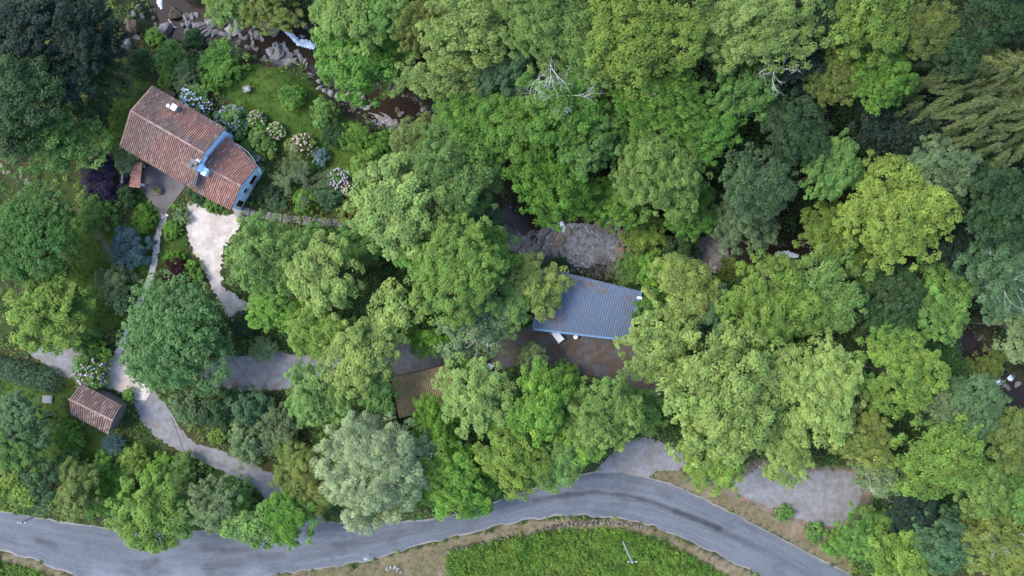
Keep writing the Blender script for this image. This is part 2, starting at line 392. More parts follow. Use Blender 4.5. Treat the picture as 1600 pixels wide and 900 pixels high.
road = link('road', mesh_np('road', np.stack([RX, RY, RZ], -1).reshape(-1, 3), Fr, m_road, col=C2.reshape(-1, 3), smooth=True), kind='structure')
def road_z(u, v):
    a, b = float(np.interp(u, us, rt_s)), float(np.interp(u, us, rb_s)); t = min(max((v - a) / (b - a), 0), 1)
    return .012 + .045 * (1 - (2 * t - 1) ** 2)
m_tar = mat_plain('tar_seam', (.06, .06, .065), rough=.6, noise=.3, scale=4)
for pts in ([(880, 755), (905, 764), (940, 769), (970, 776), (1010, 789), (1060, 806), (1120, 826), (1200, 858), (1260, 886), (1330, 925)],
            [(1000, 790), (1040, 803), (1090, 822), (1150, 842), (1200, 862), (1270, 897)]):
    mb = MB(); V = []
    pp = []
    for a, b in zip(pts[:-1], pts[1:]):
        for t in np.linspace(0, 1, 6, endpoint=False): pp.append((a[0] + (b[0] - a[0]) * t + R_.uniform(-.5, .5), a[1] + (b[1] - a[1]) * t + R_.uniform(-.5, .5)))
    pp.append(pts[-1])
    for i, (u, v) in enumerate(pp):
        w = .9 * R_.uniform(.3, 1); q = P(u, v - w / 2); r = P(u, v + w / 2); z = road_z(u, v) + .012
        V += [(r.x, r.y, z), (q.x, q.y, z)]
    mb.add(V, [(2 * i, 2 * i + 2, 2 * i + 3, 2 * i + 1) for i in range(len(pp) - 1)]); mb.build('tar_seam', m_tar, road)

# ------------------------------------------------------------------ the other surfaces: ragged-edged sheets
def dense(poly, step=3.0, rag=1.5, seed=0):
    q = []; n = len(poly); r = random.Random(seed)
    for i in range(n):
        p0, p1, p2, p3 = [np.array(poly[(i + k) % n], float) for k in (-1, 0, 1, 2)]
        m = max(2, int(np.linalg.norm(p2 - p1) / step))
        for t in np.linspace(0, 1, m, endpoint=False):
            c = .5 * ((2 * p1) + (p2 - p0) * t + (2 * p0 - 5 * p1 + 4 * p2 - p3) * t * t + (3 * p1 - p0 - 3 * p2 + p3) * t ** 3)
            q.append((c[0] + r.uniform(-rag, rag), c[1] + r.uniform(-rag, rag)))
    return q
def sheet(name, poly, mat, z, rag=1.5, seed=0, sharp=False, **tags):
    import bmesh
    pts = poly if sharp else dense(poly, 3.0, rag, seed)
    bm = bmesh.new(); vs = []
    for u, v in pts:
        p = P(u, v, z); vs.append(bm.verts.new((p.x, p.y, z)))
    f = bm.faces.new(vs); bm.normal_update()
    if f.normal.z < 0: f.normal_flip()
    bmesh.ops.triangulate(bm, faces=bm.faces[:])
    me = bpy.data.meshes.new(name); bm.to_mesh(me); bm.free(); me.materials.append(mat)
    return link(name, me, kind='structure', **tags)
m_gravel = mat_plain('grey_gravel', (.315, .315, .330), rough=.9, noise=.28, scale=1.6, bump=.5, spec=.15, detail=10, color2=(.275, .26, .25))
m_litter = mat_plain('gravel_under_leaf_litter', (.150, .115, .092), rough=.95, noise=.35, scale=1.3, bump=.5, spec=.1, detail=10, color2=(.15, .145, .15))
m_white = mat_plain('pale_limestone_gravel', (.80, .72, .66), rough=.9, noise=.22, scale=1.4, bump=.5, spec=.15, detail=10, color2=(.64, .55, .48))
m_patio = mat_plain('terrace_concrete', (.215, .19, .185), rough=.85, noise=.14, scale=1.2, bump=.15, spec=.2, color2=(.18, .155, .15))
sheet('yard_ground', YARD, m_litter, .008, 2.5, 1)
sheet('gravel_track', TRACK, m_gravel, .016, 2.0, 2)
sheet('driveway', DRIVE, m_gravel, .024 - .0165, 1.6, 3)
sheet('gravel_yard', WYARD, m_white, .014, 3.2, 4)
sheet('white_drive', WLOW, m_white, .020, 1.8, 5)
sheet('garden_path', ribbon(NPATH, [8, 8, 9, 10, 10, 10, 9, 9, 9]), m_white, .014, 1.4, 6)
sheet('gravel_patch', LPATCH, m_gravel, .010, 2.0, 7)
grow = lambda poly, k: [tuple(np.mean(poly, 0) + (np.array(q) - np.mean(poly, 0)) * k) for q in poly]
m_edge = mat_plain('brown_gravel_edge', (.30, .215, .165), rough=.95, noise=.3, scale=1.5, bump=.5, spec=.1, detail=10, color2=(.22, .185, .15))
sheet('lay_by_edge', grow(LAYBY, 1.10), m_edge, .006, 1.8, 18); sheet('track_edge', grow(TRACK, 1.02), m_edge, .0045, 1.6, 19)
sheet('lay_by', grow(LAYBY, .90), m_gravel, .018, 1.6, 8)
sheet('road_apron', APRON, m_gravel, .010, 2.0, 9)
tp = [P(u, v, .05) for u, v in TERRACE]
MB().quadbox([(p.x, p.y, -.2) for p in tp], [(p.x, p.y, .06) for p in tp]).build('terrace', m_patio, kind='structure')

# ------------------------------------------------------------------ water
m, N, L, b = nodes_of('stream_water')
b.inputs['Base Color'].default_value = (.018, .013, .010, 1); b.inputs['Roughness'].default_value = .07; b.inputs['IOR'].default_value = 1.33
tc = N.new('ShaderNodeTexCoord'); n1 = N.new('ShaderNodeTexNoise'); n1.inputs['Scale'].default_value = 2.2; n1.inputs['Detail'].default_value = 5; n1.inputs['Distortion'].default_value = .6
L.new(tc.outputs['Object'], n1.inputs['Vector']); bp = N.new('ShaderNodeBump'); bp.inputs['Strength'].default_value = .22; bp.inputs['Distance'].default_value = .08; b.inputs['Specular IOR Level'].default_value = .3
L.new(n1.outputs['Fac'], bp.inputs['Height']); L.new(bp.outputs[0], b.inputs['Normal'])
m_water = m
S2 = []; W2 = []
for i in range(len(STREAM) - 1):
    for t in np.linspace(0, 1, 8, endpoint=False):
        S2.append(STREAM[i] * (1 - t) + STREAM[i + 1] * t); W2.append(((HALFW[i] * (1 - t) + HALFW[i + 1] * t), (i + t) / (len(STREAM) - 1)))
S2 = np.array(S2); W2 = np.array(W2); S2[4:-4] = sum(S2[k:len(S2) - 8 + k] for k in range(9)) / 9
tg = np.gradient(S2, axis=0); tg /= np.linalg.norm(tg, axis=1)[:, None]; nr = np.stack([tg[:, 1], -tg[:, 0]], 1)
V = []; NW = 9
for i in range(len(S2)):
    for k in np.linspace(-1, 1, NW):
        q = S2[i] + nr[i] * k * (W2[i, 0] + 8); z = float(bed_z(W2[i, 1])) + .22
        V.append(((q[0] - 800) / PXM, (450 - q[1]) / PXM, z))
idx = np.arange(len(S2) * NW).reshape(-1, NW)
Fw = np.stack([idx[:-1, :-1], idx[:-1, 1:], idx[1:, 1:], idx[1:, :-1]], -1).reshape(-1, 4)
link('stream_water', mesh_np('stream_water', V, Fw, m_water, smooth=True), kind='structure')
def water_z(x, y):
    t = stream_dist(np.array([x]), np.array([y]))[2][0]; return float(bed_z(t)) + .22
# gravel bars stand out of the water
m_bar = mat_plain('stream_pebbles', (.34, .35, .375), rough=.8, noise=.4, scale=3.5, bump=.9, spec=.3, detail=10, color2=(.20, .205, .22))
def bar(name, poly, mat, seed, hgt=.16):
    pts = dense(poly, 5, 2.5, seed); u = np.array(pts); c = u.mean(0); V = []; rings = [1, .85, .6, .3]
    for k in rings:
        for q in u:
            w = c + (q - c) * k; p = P(w[0], w[1], -2.4); z = water_z(p.x, p.y) - .06 + hgt * (1 - k) ** .5 + R_.uniform(-.03, .03); p = P(w[0], w[1], z); V.append(p)
    n = len(u); V.append(P(c[0], c[1], water_z(*P(c[0], c[1], -2.4).xy) + hgt))
    F = [(r * n + i, r * n + (i + 1) % n, (r + 1) * n + (i + 1) % n, (r + 1) * n + i) for r in range(len(rings) - 1) for i in range(n)]
    F += [((len(rings) - 1) * n + i, (len(rings) - 1) * n + (i + 1) % n, len(V) - 1) for i in range(n)]
    o = MB().add(V, F).build(name, mat, None, True, kind='structure')
    return o
m_bar2 = mat_plain('pale_pebbles', (.40, .37, .38), rough=.85, noise=.35, scale=3.5, bump=.9, spec=.2, detail=10, color2=(.26, .22, .2))
bar('gravel_bar', GRAVELBAR, m_bar, 1, .22); bar('gravel_bar', GRAVEL2, m_bar2, 2, .3); bar('gravel_bar', GRAVEL3, m_bar2, 3, .12)
bar('gravel_bar', GRAVEL4, m_bar2, 4, .3); bar('gravel_bar', GRAVEL5, m_bar, 5, .3)
# white water
m_foam = mat_plain('white_water', (.68, .76, .86), rough=.5, noise=.3, scale=4, bump=.9, color2=(.42, .52, .64), detail=10, K=.85)
def cascade(pts, w, seed):
    r = random.Random(seed); V = []; pp = []; ww = []
    for (a, wa), (b_, wb) in zip(zip(pts[:-1], w[:-1]), zip(pts[1:], w[1:])):
        for t in np.linspace(0, 1, 7, endpoint=False): pp.append((a[0] + (b_[0] - a[0]) * t, a[1] + (b_[1] - a[1]) * t)); ww.append(wa + (wb - wa) * t)
    pp.append(pts[-1]); ww.append(w[-1]); a = np.array(pp); tg = np.gradient(a, axis=0); tg /= np.linalg.norm(tg, axis=1)[:, None]
    for i in range(len(pp)):
        for k in np.linspace(-1, 1, 7):
            q = a[i] + np.array([tg[i, 1], -tg[i, 0]]) * (k * ww[i] * .68 * r.uniform(.7, 1.3)); p = P(q[0], q[1], -2.3); z = water_z(p.x, p.y) + .10 * (1 - k * k) + r.uniform(0, .14) * (1 - abs(k)) - .012
            V.append(P(q[0], q[1], z))
    F = [(i * 7 + k, i * 7 + k + 1, (i + 1) * 7 + k + 1, (i + 1) * 7 + k) for i in range(len(pp) - 1) for k in range(6)]
    MB().add(V, F).build('white_water', m_foam, None, True, kind='structure')
cascade([(440, 41), (450, 50), (458, 58), (466, 66), (480, 68), (492, 74)], [3, 7, 6, 7, 10, 7], 1)
cascade([(247, -4), (250, 6), (253, 14)], [5, 6, 3], 2)
cascade([(875, 346), (879, 355), (880, 363)], [5, 9, 4], 3)
cascade([(952, 343), (962, 350), (968, 358)], [14, 14, 4], 4)
cascade([(1212, 398), (1228, 397), (1248, 400)], [7, 9, 4], 5)
cascade([(1292, 400), (1297, 406)], [8, 4], 6)
cascade([(1558, 592), (1561, 602)], [9, 5], 7); cascade([(1576, 588), (1582, 594)], [8, 4], 8)
cascade([(995, 398), (1005, 402)], [5, 3], 9)
# ------------------------------------------------------------------ buildings
m_tile = mat_plain('clay_tiles', None, rough=.85, noise=.22, scale=5, bump=.2, attr='col', spec=.15, K=.5)
m_blue = mat_plain('pale_blue_render', (.58, .78, 1.0), rough=.8, noise=.06, scale=2, bump=.1, K=.92)
m_white_paint = mat_plain('white_paint', (.78, .78, .78), rough=.5, noise=.06, scale=3, bump=.03, K=.8)
m_dark = mat_plain('dark_interior', (.018, .018, .022), rough=.6, noise=.2, scale=3)
m_glass, N, L, b = nodes_of('window_glass'); b.inputs['Base Color'].default_value = (.012, .014, .018, 1); b.inputs['Roughness'].default_value = .05
m_stone = mat_plain('grey_stone', (.27, .26, .25), rough=.9, noise=.3, scale=3, bump=.5, color2=(.20, .19, .17))
m_wood = mat_plain('old_wood', (.16, .11, .075), rough=.85, noise=.3, scale=3, bump=.3)
m_metal_grey = mat_plain('grey_metal', (.30, .32, .34), rough=.45, noise=.15, scale=3, bump=.05, metal=.3)
CLAY = [(.285, .182, .152), (.305, .20, .165), (.265, .172, .148), (.335, .235, .195), (.295, .20, .17), (.245, .162, .142), (.36, .262, .222), (.31, .185, .145)]

def tiled_slope(parent, eL, eR, rR, rL, pitch=.245, row=.44, seed=0, warm=1.0, name='roof_tiles', lichen=.03):
    """barrel tiles laid in columns from ridge to eave over a backing sheet"""
    r = random.Random(seed); eL, eR, rR, rL = [Vector(p) for p in (eL, eR, rR, rL)]
    nrm = (eR - eL).cross(rL - eL).normalized(); nrm = -nrm if nrm.z < 0 else nrm
    nc = max(3, int(round((eR - eL).length / pitch))); nr = max(2, int(round((rL - eL).length / row)))
    mb = MB()
    at = lambda s, t: (eL * (1 - s) + eR * s) * (1 - t) + (rL * (1 - s) + rR * s) * t
    bk = [at(i / nc, j / 4) - nrm * .012 for i in range(nc + 1) for j in range(5)]
    mb.add(bk, [(i * 5 + j, i * 5 + 5 + j, i * 5 + 6 + j, i * 5 + j + 1) for i in range(nc) for j in range(4)], (.10, .055, .045))
    PR = [(0, .0), (.16, .055), (.5, .085), (.84, .055), (1, .0)]
    for i in range(nc):
        js = r.uniform(-.08, .08)
        tone = r.uniform(.93, 1.06)
        for j in range(nr):
            c = list(r.choice(CLAY)); k = tone * r.uniform(.9, 1.08)
            p0 = at((i + .5) / nc, (j + .5) / nr)
            w = smooth_noise(np.array([p0.x]), np.array([p0.y]), 2.2, 77 + seed)[0]
            k *= .8 + .4 * w
            c = [min(x * k, .6) for x in c]
            if w > .55: c = [c[0] * 1.12 * warm, c[1] * 1.0, c[2] * .95]
            if r.random() < lichen: c = [.40, .31, .27]
            V = []
            for e, lift in ((j - .12, .018), (j + 1.0, 0.0)):
                t = min(max((e + js) / nr, -.01), 1)
                for s, h in PR: V.append(at((i + .07 + s * .86) / nc, t) + nrm * (h * (1.05 if lift else .9) + lift + .004))
            mb.add(V, [(k2, k2 + 1, 6 + k2, 5 + k2) for k2 in range(4)] + [(4, 3, 2, 1, 0)], tuple(c))
    return mb.build(name, m_tile, parent, kind='stuff')

def ridge_caps(parent, a, b, seed=0, rad=.13, name='ridge_tiles'):
    r = random.Random(seed); a, b = Vector(a), Vector(b); n = max(2, int((b - a).length / .42)); d = (b - a) / n; mb = MB()
    side = d.cross(Vector((0, 0, 1))).normalized()
    for i in range(n):
        c = [x * r.uniform(1.05, 1.3) for x in r.choice([(.33, .22, .19), (.30, .19, .165), (.38, .27, .235)])]; V = []
        for q, rr in ((a + d * (i - .08), rad * 1.08), (a + d * (i + 1), rad * .92)):
            for k in range(7):
                an = math.pi * k / 6; V.append(q + side * (rr * math.cos(an)) + Vector((0, 0, rr * math.sin(an) * .9 + .01)))
        mb.add(V, [(k, k + 1, 8 + k, 7 + k) for k in range(6)] + [tuple(range(6, -1, -1)), tuple(range(7, 14))], tuple(c))
    return mb.build(name, m_tile, parent, kind='stuff')

def gable_walls(parent, eaves, ridge, ze, zr, mat, z0=-.3, inset=.35, name='wall'):
    """eaves: four plan corners NL, NR, SR, SL; ridge ends L, R. one wall mesh per side, thick"""
    c = sum((Vector(p) for p in eaves), Vector()) / 4
    q = [Vector((p[0], p[1], 0)) + (Vector((c.x, c.y, 0)) - Vector((p[0], p[1], 0))).normalized() * inset * 1.4 for p in eaves]
    NL, NR, SR, SL = q; T = .3
    mid = lambda a, b_: (a + b_) / 2
    for a, b_, gab in ((NL, NR, False), (NR, SR, True), (SR, SL, False), (SL, NL, True)):
        d = (b_ - a).normalized(); nin = Vector((-d.y, d.x, 0)); nin = nin if nin.dot(Vector((c.x, c.y, 0)) - a) > 0 else -nin
        a2, b2 = a, b_
        if not gab: a2 = a + d * .302; b2 = b_ - d * .302
        top = [(a2, ze - .12), (b2, ze - .12)]
        out = [Vector((a2.x, a2.y, z0)), Vector((b2.x, b2.y, z0)), Vector((b2.x, b2.y, ze - .1))]
        if gab: mm = mid(a2, b2); out.append(Vector((mm.x, mm.y, zr - .16)))
        out.append(Vector((a2.x, a2.y, ze - .1)))
        inn = [p + nin * T for p in out]; n = len(out)
        mb = MB(); mb.add(out + inn, [tuple(range(n)), tuple(range(2 * n - 1, n - 1, -1))] + [(i, i + n, (i + 1) % n + n, (i + 1) % n) for i in range(n)])
        mb.build(name, mat, parent)
    return q

def window_on(parent, p, d, nout, w, h, z, name='window'):
    """frame proud of the wall, pane, sill"""
    fr = MB(); o = Vector((p.x, p.y, 0))
    for a0, a1, z0, z1 in ((-w / 2 - .06, -w / 2, z, z + h), (w / 2, w / 2 + .06, z, z + h), (-w / 2 - .06, w / 2 + .06, z + h, z + h + .06), (-w / 2 - .06, w / 2 + .06, z - .06, z)):
        fr.box(o, d, nout, a0, a1, .003, .05, z0, z1)
    f = fr.build(name, m_white_paint, parent)
    MB().box(o, d, nout, -w / 2, w / 2, .004, .02, z, z + h).build('pane', m_glass, f)
    MB().box(o, d, nout, -w / 2 - .1, w / 2 + .1, .003, .12, z - .12, z - .062).build('sill', m_stone, f)

# --- the house: a higher main block and a lower wing
ZE, ZR = 4.4, 6.15; WE, WR = 3.0, 4.55
nl, nr_ = P(238.7, 134.8, ZE), P(352.5, 201, ZE); rl, rr = P(204.7, 173, ZR), P(319.5, 239.5, ZR); sl, sr = P(188, 228.5, ZE), P(301.5, 295, ZE)
house = thing('house', 'stone cottage with pink clay tile roof and pale blue gable walls', 'house', (nl + sr) / 2 * 1.0)
house.location.z = 0
tiled_slope(house, nl, nr_, rr, rl, seed=1, warm=1.12)
tiled_slope(house, sr, sl, rl, rr, seed=2)
ridge_caps(house, rl, rr, 3)
# verge tiles along the gable ends
ridge_caps(house, nl + Vector((0, 0, .03)), rl + Vector((0, 0, .0)), 4, .09, 'verge_tiles'); ridge_caps(house, sl + Vector((0, 0, .03)), rl, 5, .09, 'verge_tiles')
m_render = mat_plain('cream_render', (.55, .50, .42), rough=.85, noise=.12, scale=2)
qm = gable_walls(house, [nl, nr_, sr, sl], None, ZE, ZR, m_blue)
e1 = (nr_ - nl); e1.z = 0; e1.normalize(); e2 = Vector((-e1.y, e1.x, 0))            # e1 along the ridge, e2 to the north side
# wing
wnl, wne = P(357, 213.5, WE), P(402.5, 260, WE); wrl, wre = P(318, 258, WR), P(376.5, 290.5, WR); wsl, wse = P(291, 291, WE), P(361.5, 328, WE)
wrl = wrl - e1 * .3
tiled_slope(house, wnl - e1 * .15, wne, wre, wrl, seed=6, warm=1.15); tiled_slope(house, wse, wsl + e1 * .9, wrl, wre, seed=7, warm=1.1)
ridge_caps(house, wrl + e1 * 1.0, wre, 8)
qw = gable_walls(house, [wnl, wne, wse, wsl + e1 * .9], None, WE, WR, m_blue, inset=.2)
# windows of the east gable, blue shutters
g0, g1 = qw[1], qw[2]; gd = (g1 - g0).normalized(); gn = Vector((-gd.y, gd.x, 0)); gn = gn if gn.x > 0 else -gn
gl = (g1 - g0).length
for s, w, h, z in ((.27, 1.25, 1.2, 1.0), (.55, .6, .8, 1.5), (.86, .8, 1.9, .35)):
    window_on(house, g0 + gd * (gl * s), gd, gn, w, h, z)
# east gable of the main block: a blue parapet face and the two blue boxes beside the chimney
d2 = (qm[2] - qm[1]).normalized(); n2 = e1
# chimney on the south slope, close to the gable
def frame_box(mb, u, v, zref, da, db, z0, z1):
    o = P(u, v, zref); return mb.box((o.x, o.y, 0), e1, e2, -da / 2, da / 2, -db / 2, db / 2, z0, z1)
ch = frame_box(MB(), 304, 258, 6.2, .95, .95, 4.6, 6.5).build('chimney', m_blue, house)
cap = MB(); frame_box(cap, 304, 258, 6.2, 1.12, 1.12, 6.503, 6.62)
cap.build('cap', m_stone, ch)
o = P(304, 258, 6.6); pots = MB()
for a, b_ in ((-.25, -.2), (.2, .22)): pots = MB(); pots.lathe((o.x + e1.x * a + e2.x * b_, o.y + e1.y * a + e2.y * b_, 6.61), [(.17, 0), (.15, .3), (.19, .34), (.17, .36)], 10); pots.build('chimney_pot', m_stone, ch)
frame_box(MB(), 311, 247, 5.9, .55, 1.0, 4.6, 5.80).build('dormer_box', m_blue, house)
frame_box(MB(), 319.5, 268, 5.0, .55, .95, 3.6, 5.05).build('parapet', m_blue, house)
# white vents on the north slope
c2 = frame_box(MB(), 272.5, 167.5, 6.0, .6, .6, 4.7, 5.9).build('chimney', m_metal_grey, house)
cp = MB(); frame_box(cp, 270.5, 167, 6.1, .62, .7, 5.903, 6.0); cp.build('cap', m_white_paint, c2)
o = P(262.5, 165, 5.8); mb = MB(); mb.lathe((o.x, o.y, 4.6), [(.11, 0), (.11, 1.1), (.21, 1.12), (.21, 1.22), (.06, 1.34)], 14); mb.build('flue', m_white_paint, house)
# gutter pipe round the wing's corner
mb = MB(); mb.tube([P(u, v, 2.9) for u, v in ((363, 221), (375, 228), (388, 238), (397, 250), (403, 262), (408, 272))], .05, 6); mb.build('gutter', m_metal_grey, house)
# back door step and boxes by the north wall
child_at(house)

# --- lean-to shelter on the terrace
t = thing('terrace_shelter', 'small open shelter with red tiled roof at the edge of the terrace', 'shelter', P(213, 273, 0))
a, b_, c, d = P(222.5, 255, 2.5), P(219.5, 293.5, 2.5), P(202.5, 292, 2.1), P(208, 253.5, 2.1)
tiled_slope(t, d, c, b_, a, seed=9, pitch=.22, row=.4, warm=1.15)
sa, sb = P(219, 258, 0), P(216.5, 291, 0); ax = (sb - sa).normalized(); ay = Vector((-ax.y, ax.x, 0)); ay = ay if ay.x > 0 else -ay
ln = (sb - sa).length
MB().box(sa, ax, ay, 0, ln, -1.15, -.95, -.1, 2.02).build('back_wall', m_stone, t)
MB().box(sa, ax, ay, .02, .3, -.948, .75, -.1, 1.1).build('pier', m_white_paint, t); MB().box(sa, ax, ay, ln - .3, ln - .02, -.948, .8, -.1, 1.1).build('pier', m_white_paint, t)
for k in (.12, ln - .12): MB().tube([sa + ax * k + ay * .1 + Vector((0, 0, 1.1)), sa + ax * k + ay * .1 + Vector((0, 0, 2.4))], .06, 6).build('post', m_wood, t)
MB().box(sa, ax, ay, .35, ln - .35, -.94, .2, 0, .85).build('dark_interior_block', m_dark, t)  # near-black block: the open shelter's dark interior put in as colour
child_at(t)

# --- small tiled shed by the drive
SE, SR = 2.3, 3.5
n1, n2_ = P(126.7, 600, SE), P(191, 634, SE); r1, r2 = P(108.3, 623.3, SR), P(177, 657, SR); s1, s2 = P(111, 646, SE), P(170, 678, SE)
shed = thing('tiled_shed', 'small stone shed with mossy pink tile roof beside the driveway', 'shed', (n1 + s2) / 2); shed.location.z = 0
tiled_slope(shed, n1, n2_, r2, r1, seed=11, pitch=.27, row=.5, lichen=.14); tiled_slope(shed, s2, s1, r1, r2, seed=12, pitch=.27, row=.5, lichen=.12)
ridge_caps(shed, r1, r2, 13)
gable_walls(shed, [n1, n2_, s2, s1], None, SE, SR, m_stone, inset=.22)
child_at(shed)

# --- blue corrugated hangar
m_steel, N, L, b = nodes_of('blue_sheet_metal')
b.inputs['Roughness'].default_value = .5; b.inputs['Metallic'].default_value = .15
tc = N.new('ShaderNodeTexCoord'); nz = N.new('ShaderNodeTexNoise'); nz.inputs['Scale'].default_value = .55; nz.inputs['Detail'].default_value = 9; nz.inputs['Roughness'].default_value = .65
L.new(tc.outputs['Object'], nz.inputs['Vector']); ra = N.new('ShaderNodeValToRGB'); L.new(nz.outputs['Fac'], ra.inputs[0])
ra.color_ramp.elements[0].position = .46; ra.color_ramp.elements[0].color = (.066, .096, .140, 1); ra.color_ramp.elements[1].position = .67; ra.color_ramp.elements[1].color = (.10, .075, .066, 1)
e = ra.color_ramp.elements.new(.58); e.color = (.078, .100, .138, 1)
n2n = N.new('ShaderNodeTexNoise'); n2n.inputs['Scale'].default_value = 4; L.new(tc.outputs['Object'], n2n.inputs['Vector'])
mm = N.new('ShaderNodeMix'); mm.data_type = 'RGBA'; mm.blend_type = 'OVERLAY'; mm.inputs[0].default_value = .35; L.new(ra.outputs[0], mm.inputs[6]); L.new(n2n.outputs['Fac'], mm.inputs[7]); L.new(mm.outputs[2], b.inputs['Base Color'])
HN, HS = 4.6, 3.7
hnw, hne, hse, hsw = P(851, 418, HN), P(1001.5, 455, HN), P(980.5, 530, HS), P(833, 512.5, HS)
hang = thing('hangar', 'open-sided shed with blue corrugated metal roof, rusty leaf stains on it', 'shed', (hnw + hse) / 2)
hang.location.z = 0
hat = lambda s, t_: (hsw * (1 - s) + hse * s) * (1 - t_) + (hnw * (1 - s) + hne * s) * t_
hn = (hse - hsw).cross(hnw - hsw).normalized(); NSH = 13; RIBS = 3
for i in range(NSH):
    mb = MB(); V = []; prof = []
    for k in range(RIBS):
        for s, h in ((0, 0), (.45, 0), (.56, .10), (.80, .10), (.91, 0)): prof.append(((k + s) / RIBS, h))
    prof.append((1.012, 0))
    lift = .006 * (i % 2)
    for t_ in (0, .33, .66, 1):
        for s, h in prof: V.append(hat((i + s) / NSH, t_) + hn * (h + lift + .03))
    n = len(prof); F = [(r * n + k, r * n + k + 1, (r + 1) * n + k + 1, (r + 1) * n + k) for r in range(3) for k in range(n - 1)]
    mb.add(V, F); mb.build('roof_sheet', m_steel, hang)
m_trim = mat_plain('blue_trim', (.16, .30, .52), rough=.45, noise=.12, scale=2, bump=.05)
def beam(parent, a, b_, w, h, mat, name):
    a, b_ = Vector(a), Vector(b_); d = (b_ - a).normalized(); s = d.cross(Vector((0, 0, 1))).normalized() * w / 2; up = Vector((0, 0, h))
    return MB().quadbox([a - s, a + s, b_ + s, b_ - s], [a - s + up, a + s + up, b_ + s + up, b_ - s + up]).build(name, mat, parent)
dS = (hse - hsw).normalized(); out = Vector((dS.y, -dS.x, 0))
beam(hang, hsw + out * .12 + Vector((0, 0, -.12)), hse + out * .12 + Vector((0, 0, -.12)), .26, .22, m_trim, 'gutter')
beam(hang, hse + dS * .06 + Vector((0, 0, -.1)), hne + dS * .06 + Vector((0, 0, -.1)), .14, .24, m_trim, 'edge_trim')
beam(hang, hsw - dS * .06 + Vector((0, 0, -.1)), hnw - dS * .06 + Vector((0, 0, -.1)), .14, .24, m_trim, 'edge_trim')
q = hat(.985, .86); MB().box(q, dS, out, -.1, .45, -.14, .14, .06, .3).build('vent_cap', m_white_paint, hang)
for s in (.02, .34, .66, .98):
    for t_ in (.04, .96):
        q = hat(s, t_); z = gz(q.x, q.y); MB().box((q.x, q.y, 0), dS, out, -.08, .08, -.08, .08, z - .3, q.z - .02).build('post', m_metal_grey, hang)
for t_ in (.04, .5, .96): beam(hang, hat(.0, t_) - Vector((0, 0, .2)), hat(1, t_) - Vector((0, 0, .2)), .12, .17, m_metal_grey, 'roof_beam')
q0, q1 = hat(.02, .955), hat(.98, .955); zz = min(gz(q0.x, q0.y), gz(q1.x, q1.y)) - .2
w0, w1 = Vector((q0.x, q0.y, zz)), Vector((q1.x, q1.y, zz)); beam(hang, w0, w1, .12, q0.z - zz - .25, m_wood, 'back_wall')
r = np.random.default_rng(8); Lp = []
for s0, t0, ss, st_, cnt in ((.2, .2, .05, .05, 130), (.1, .18, .05, .03, 90), (.45, .88, .10, .05, 170), (.62, .86, .06, .06, 120), (.27, .78, .03, .06, 70), (.16, .84, .04, .06, 70), (.9, .62, .02, .08, 50), (.88, .8, .03, .03, 40), (.5, .5, .3, .3, 160)):
    for _ in range(int(cnt * .55)):
        s_, t2 = r.normal(s0, ss), r.normal(t0, st_)
        if 0 < s_ < 1 and 0 < t2 < 1: Lp.append((hat(s_, t2) + hn * .14, r.uniform(0, 6.28), r.uniform(.05, .12)))
mb = MB()
for p_, a_, q_ in Lp:
    d_ = Vector((math.cos(a_), math.sin(a_), 0)) * q_; e_ = Vector((-d_.y, d_.x, 0)) * .6; c_ = ((.30, .17, .08), (.24, .15, .09), (.34, .24, .10))[int(a_ * 7) % 3]
    mb.add([p_ - d_, p_ + e_, p_ + d_, p_ - e_], [(0, 1, 2, 3)], c_)
mb.build('leaf_litter', mat_plain('dead_leaves', None, rough=.9, noise=.2, scale=6, bump=0, attr='col', spec=.1), hang, kind='stuff')
child_at(hang)

# --- brown roof among the trees
m_rust = mat_plain('mossy_rusted_sheet', (.33, .22, .13), rough=.85, noise=.3, scale=1.5, bump=.25, color2=(.28, .24, .10), detail=9)
BN, BS = 3.2, 2.7
bnw, bne, bse, bsw = P(612, 590.5, BN), P(699, 569.5, BN), P(713, 632, BS), P(625, 653, BS)
br = thing('brown_shed', 'shed with mossy brown ribbed roof half hidden under vivid green leaves', 'shed', (bnw + bse) / 2); br.location.z = 0
bat = lambda s, t_: (bsw * (1 - s) + bse * s) * (1 - t_) + (bnw * (1 - s) + bne * s) * t_
bn = (bse - bsw).cross(bnw - bsw).normalized()
for i in range(7):
    V = []; prof = [((k + s) / 4, h) for k in range(4) for s, h in ((0, 0), (.25, .045), (.5, .06), (.75, .045))] + [(1.01, 0)]
    for t_ in (0, .5, 1):
        for s, h in prof: V.append(bat((i + s) / 7, t_) + bn * (h + .02 + .006 * (i % 2)))
    n = len(prof); MB().add(V, [(r * n + k, r * n + k + 1, (r + 1) * n + k + 1, (r + 1) * n + k) for r in range(2) for k in range(n - 1)]).build('roof_sheet', m_rust, br)
m_batten = mat_plain('weathered_batten', (.34, .21, .14), rough=.8, noise=.25, scale=4)
beam(br, bsw + bn * .02, bnw + bn * .02, .12, .1, m_batten, 'edge_board'); beam(br, bse + bn * .02, bne + bn * .02, .12, .1, m_batten, 'edge_board')
for s in (.03, .97):
    for t_ in (.04, .96): q = bat(s, t_); MB().box((q.x, q.y, 0), (1, 0, 0), (0, 1, 0), -.07, .07, -.07, .07, -.2, q.z - .01).build('post', m_wood, br)
beam(br, bat(.03, .96) * Vector((1, 1, 0)) if False else Vector((bat(.03, .96).x, bat(.03, .96).y, 0)), Vector((bat(.97, .96).x, bat(.97, .96).y, 0)), .1, 2.9, m_wood, 'back_wall')
child_at(br)

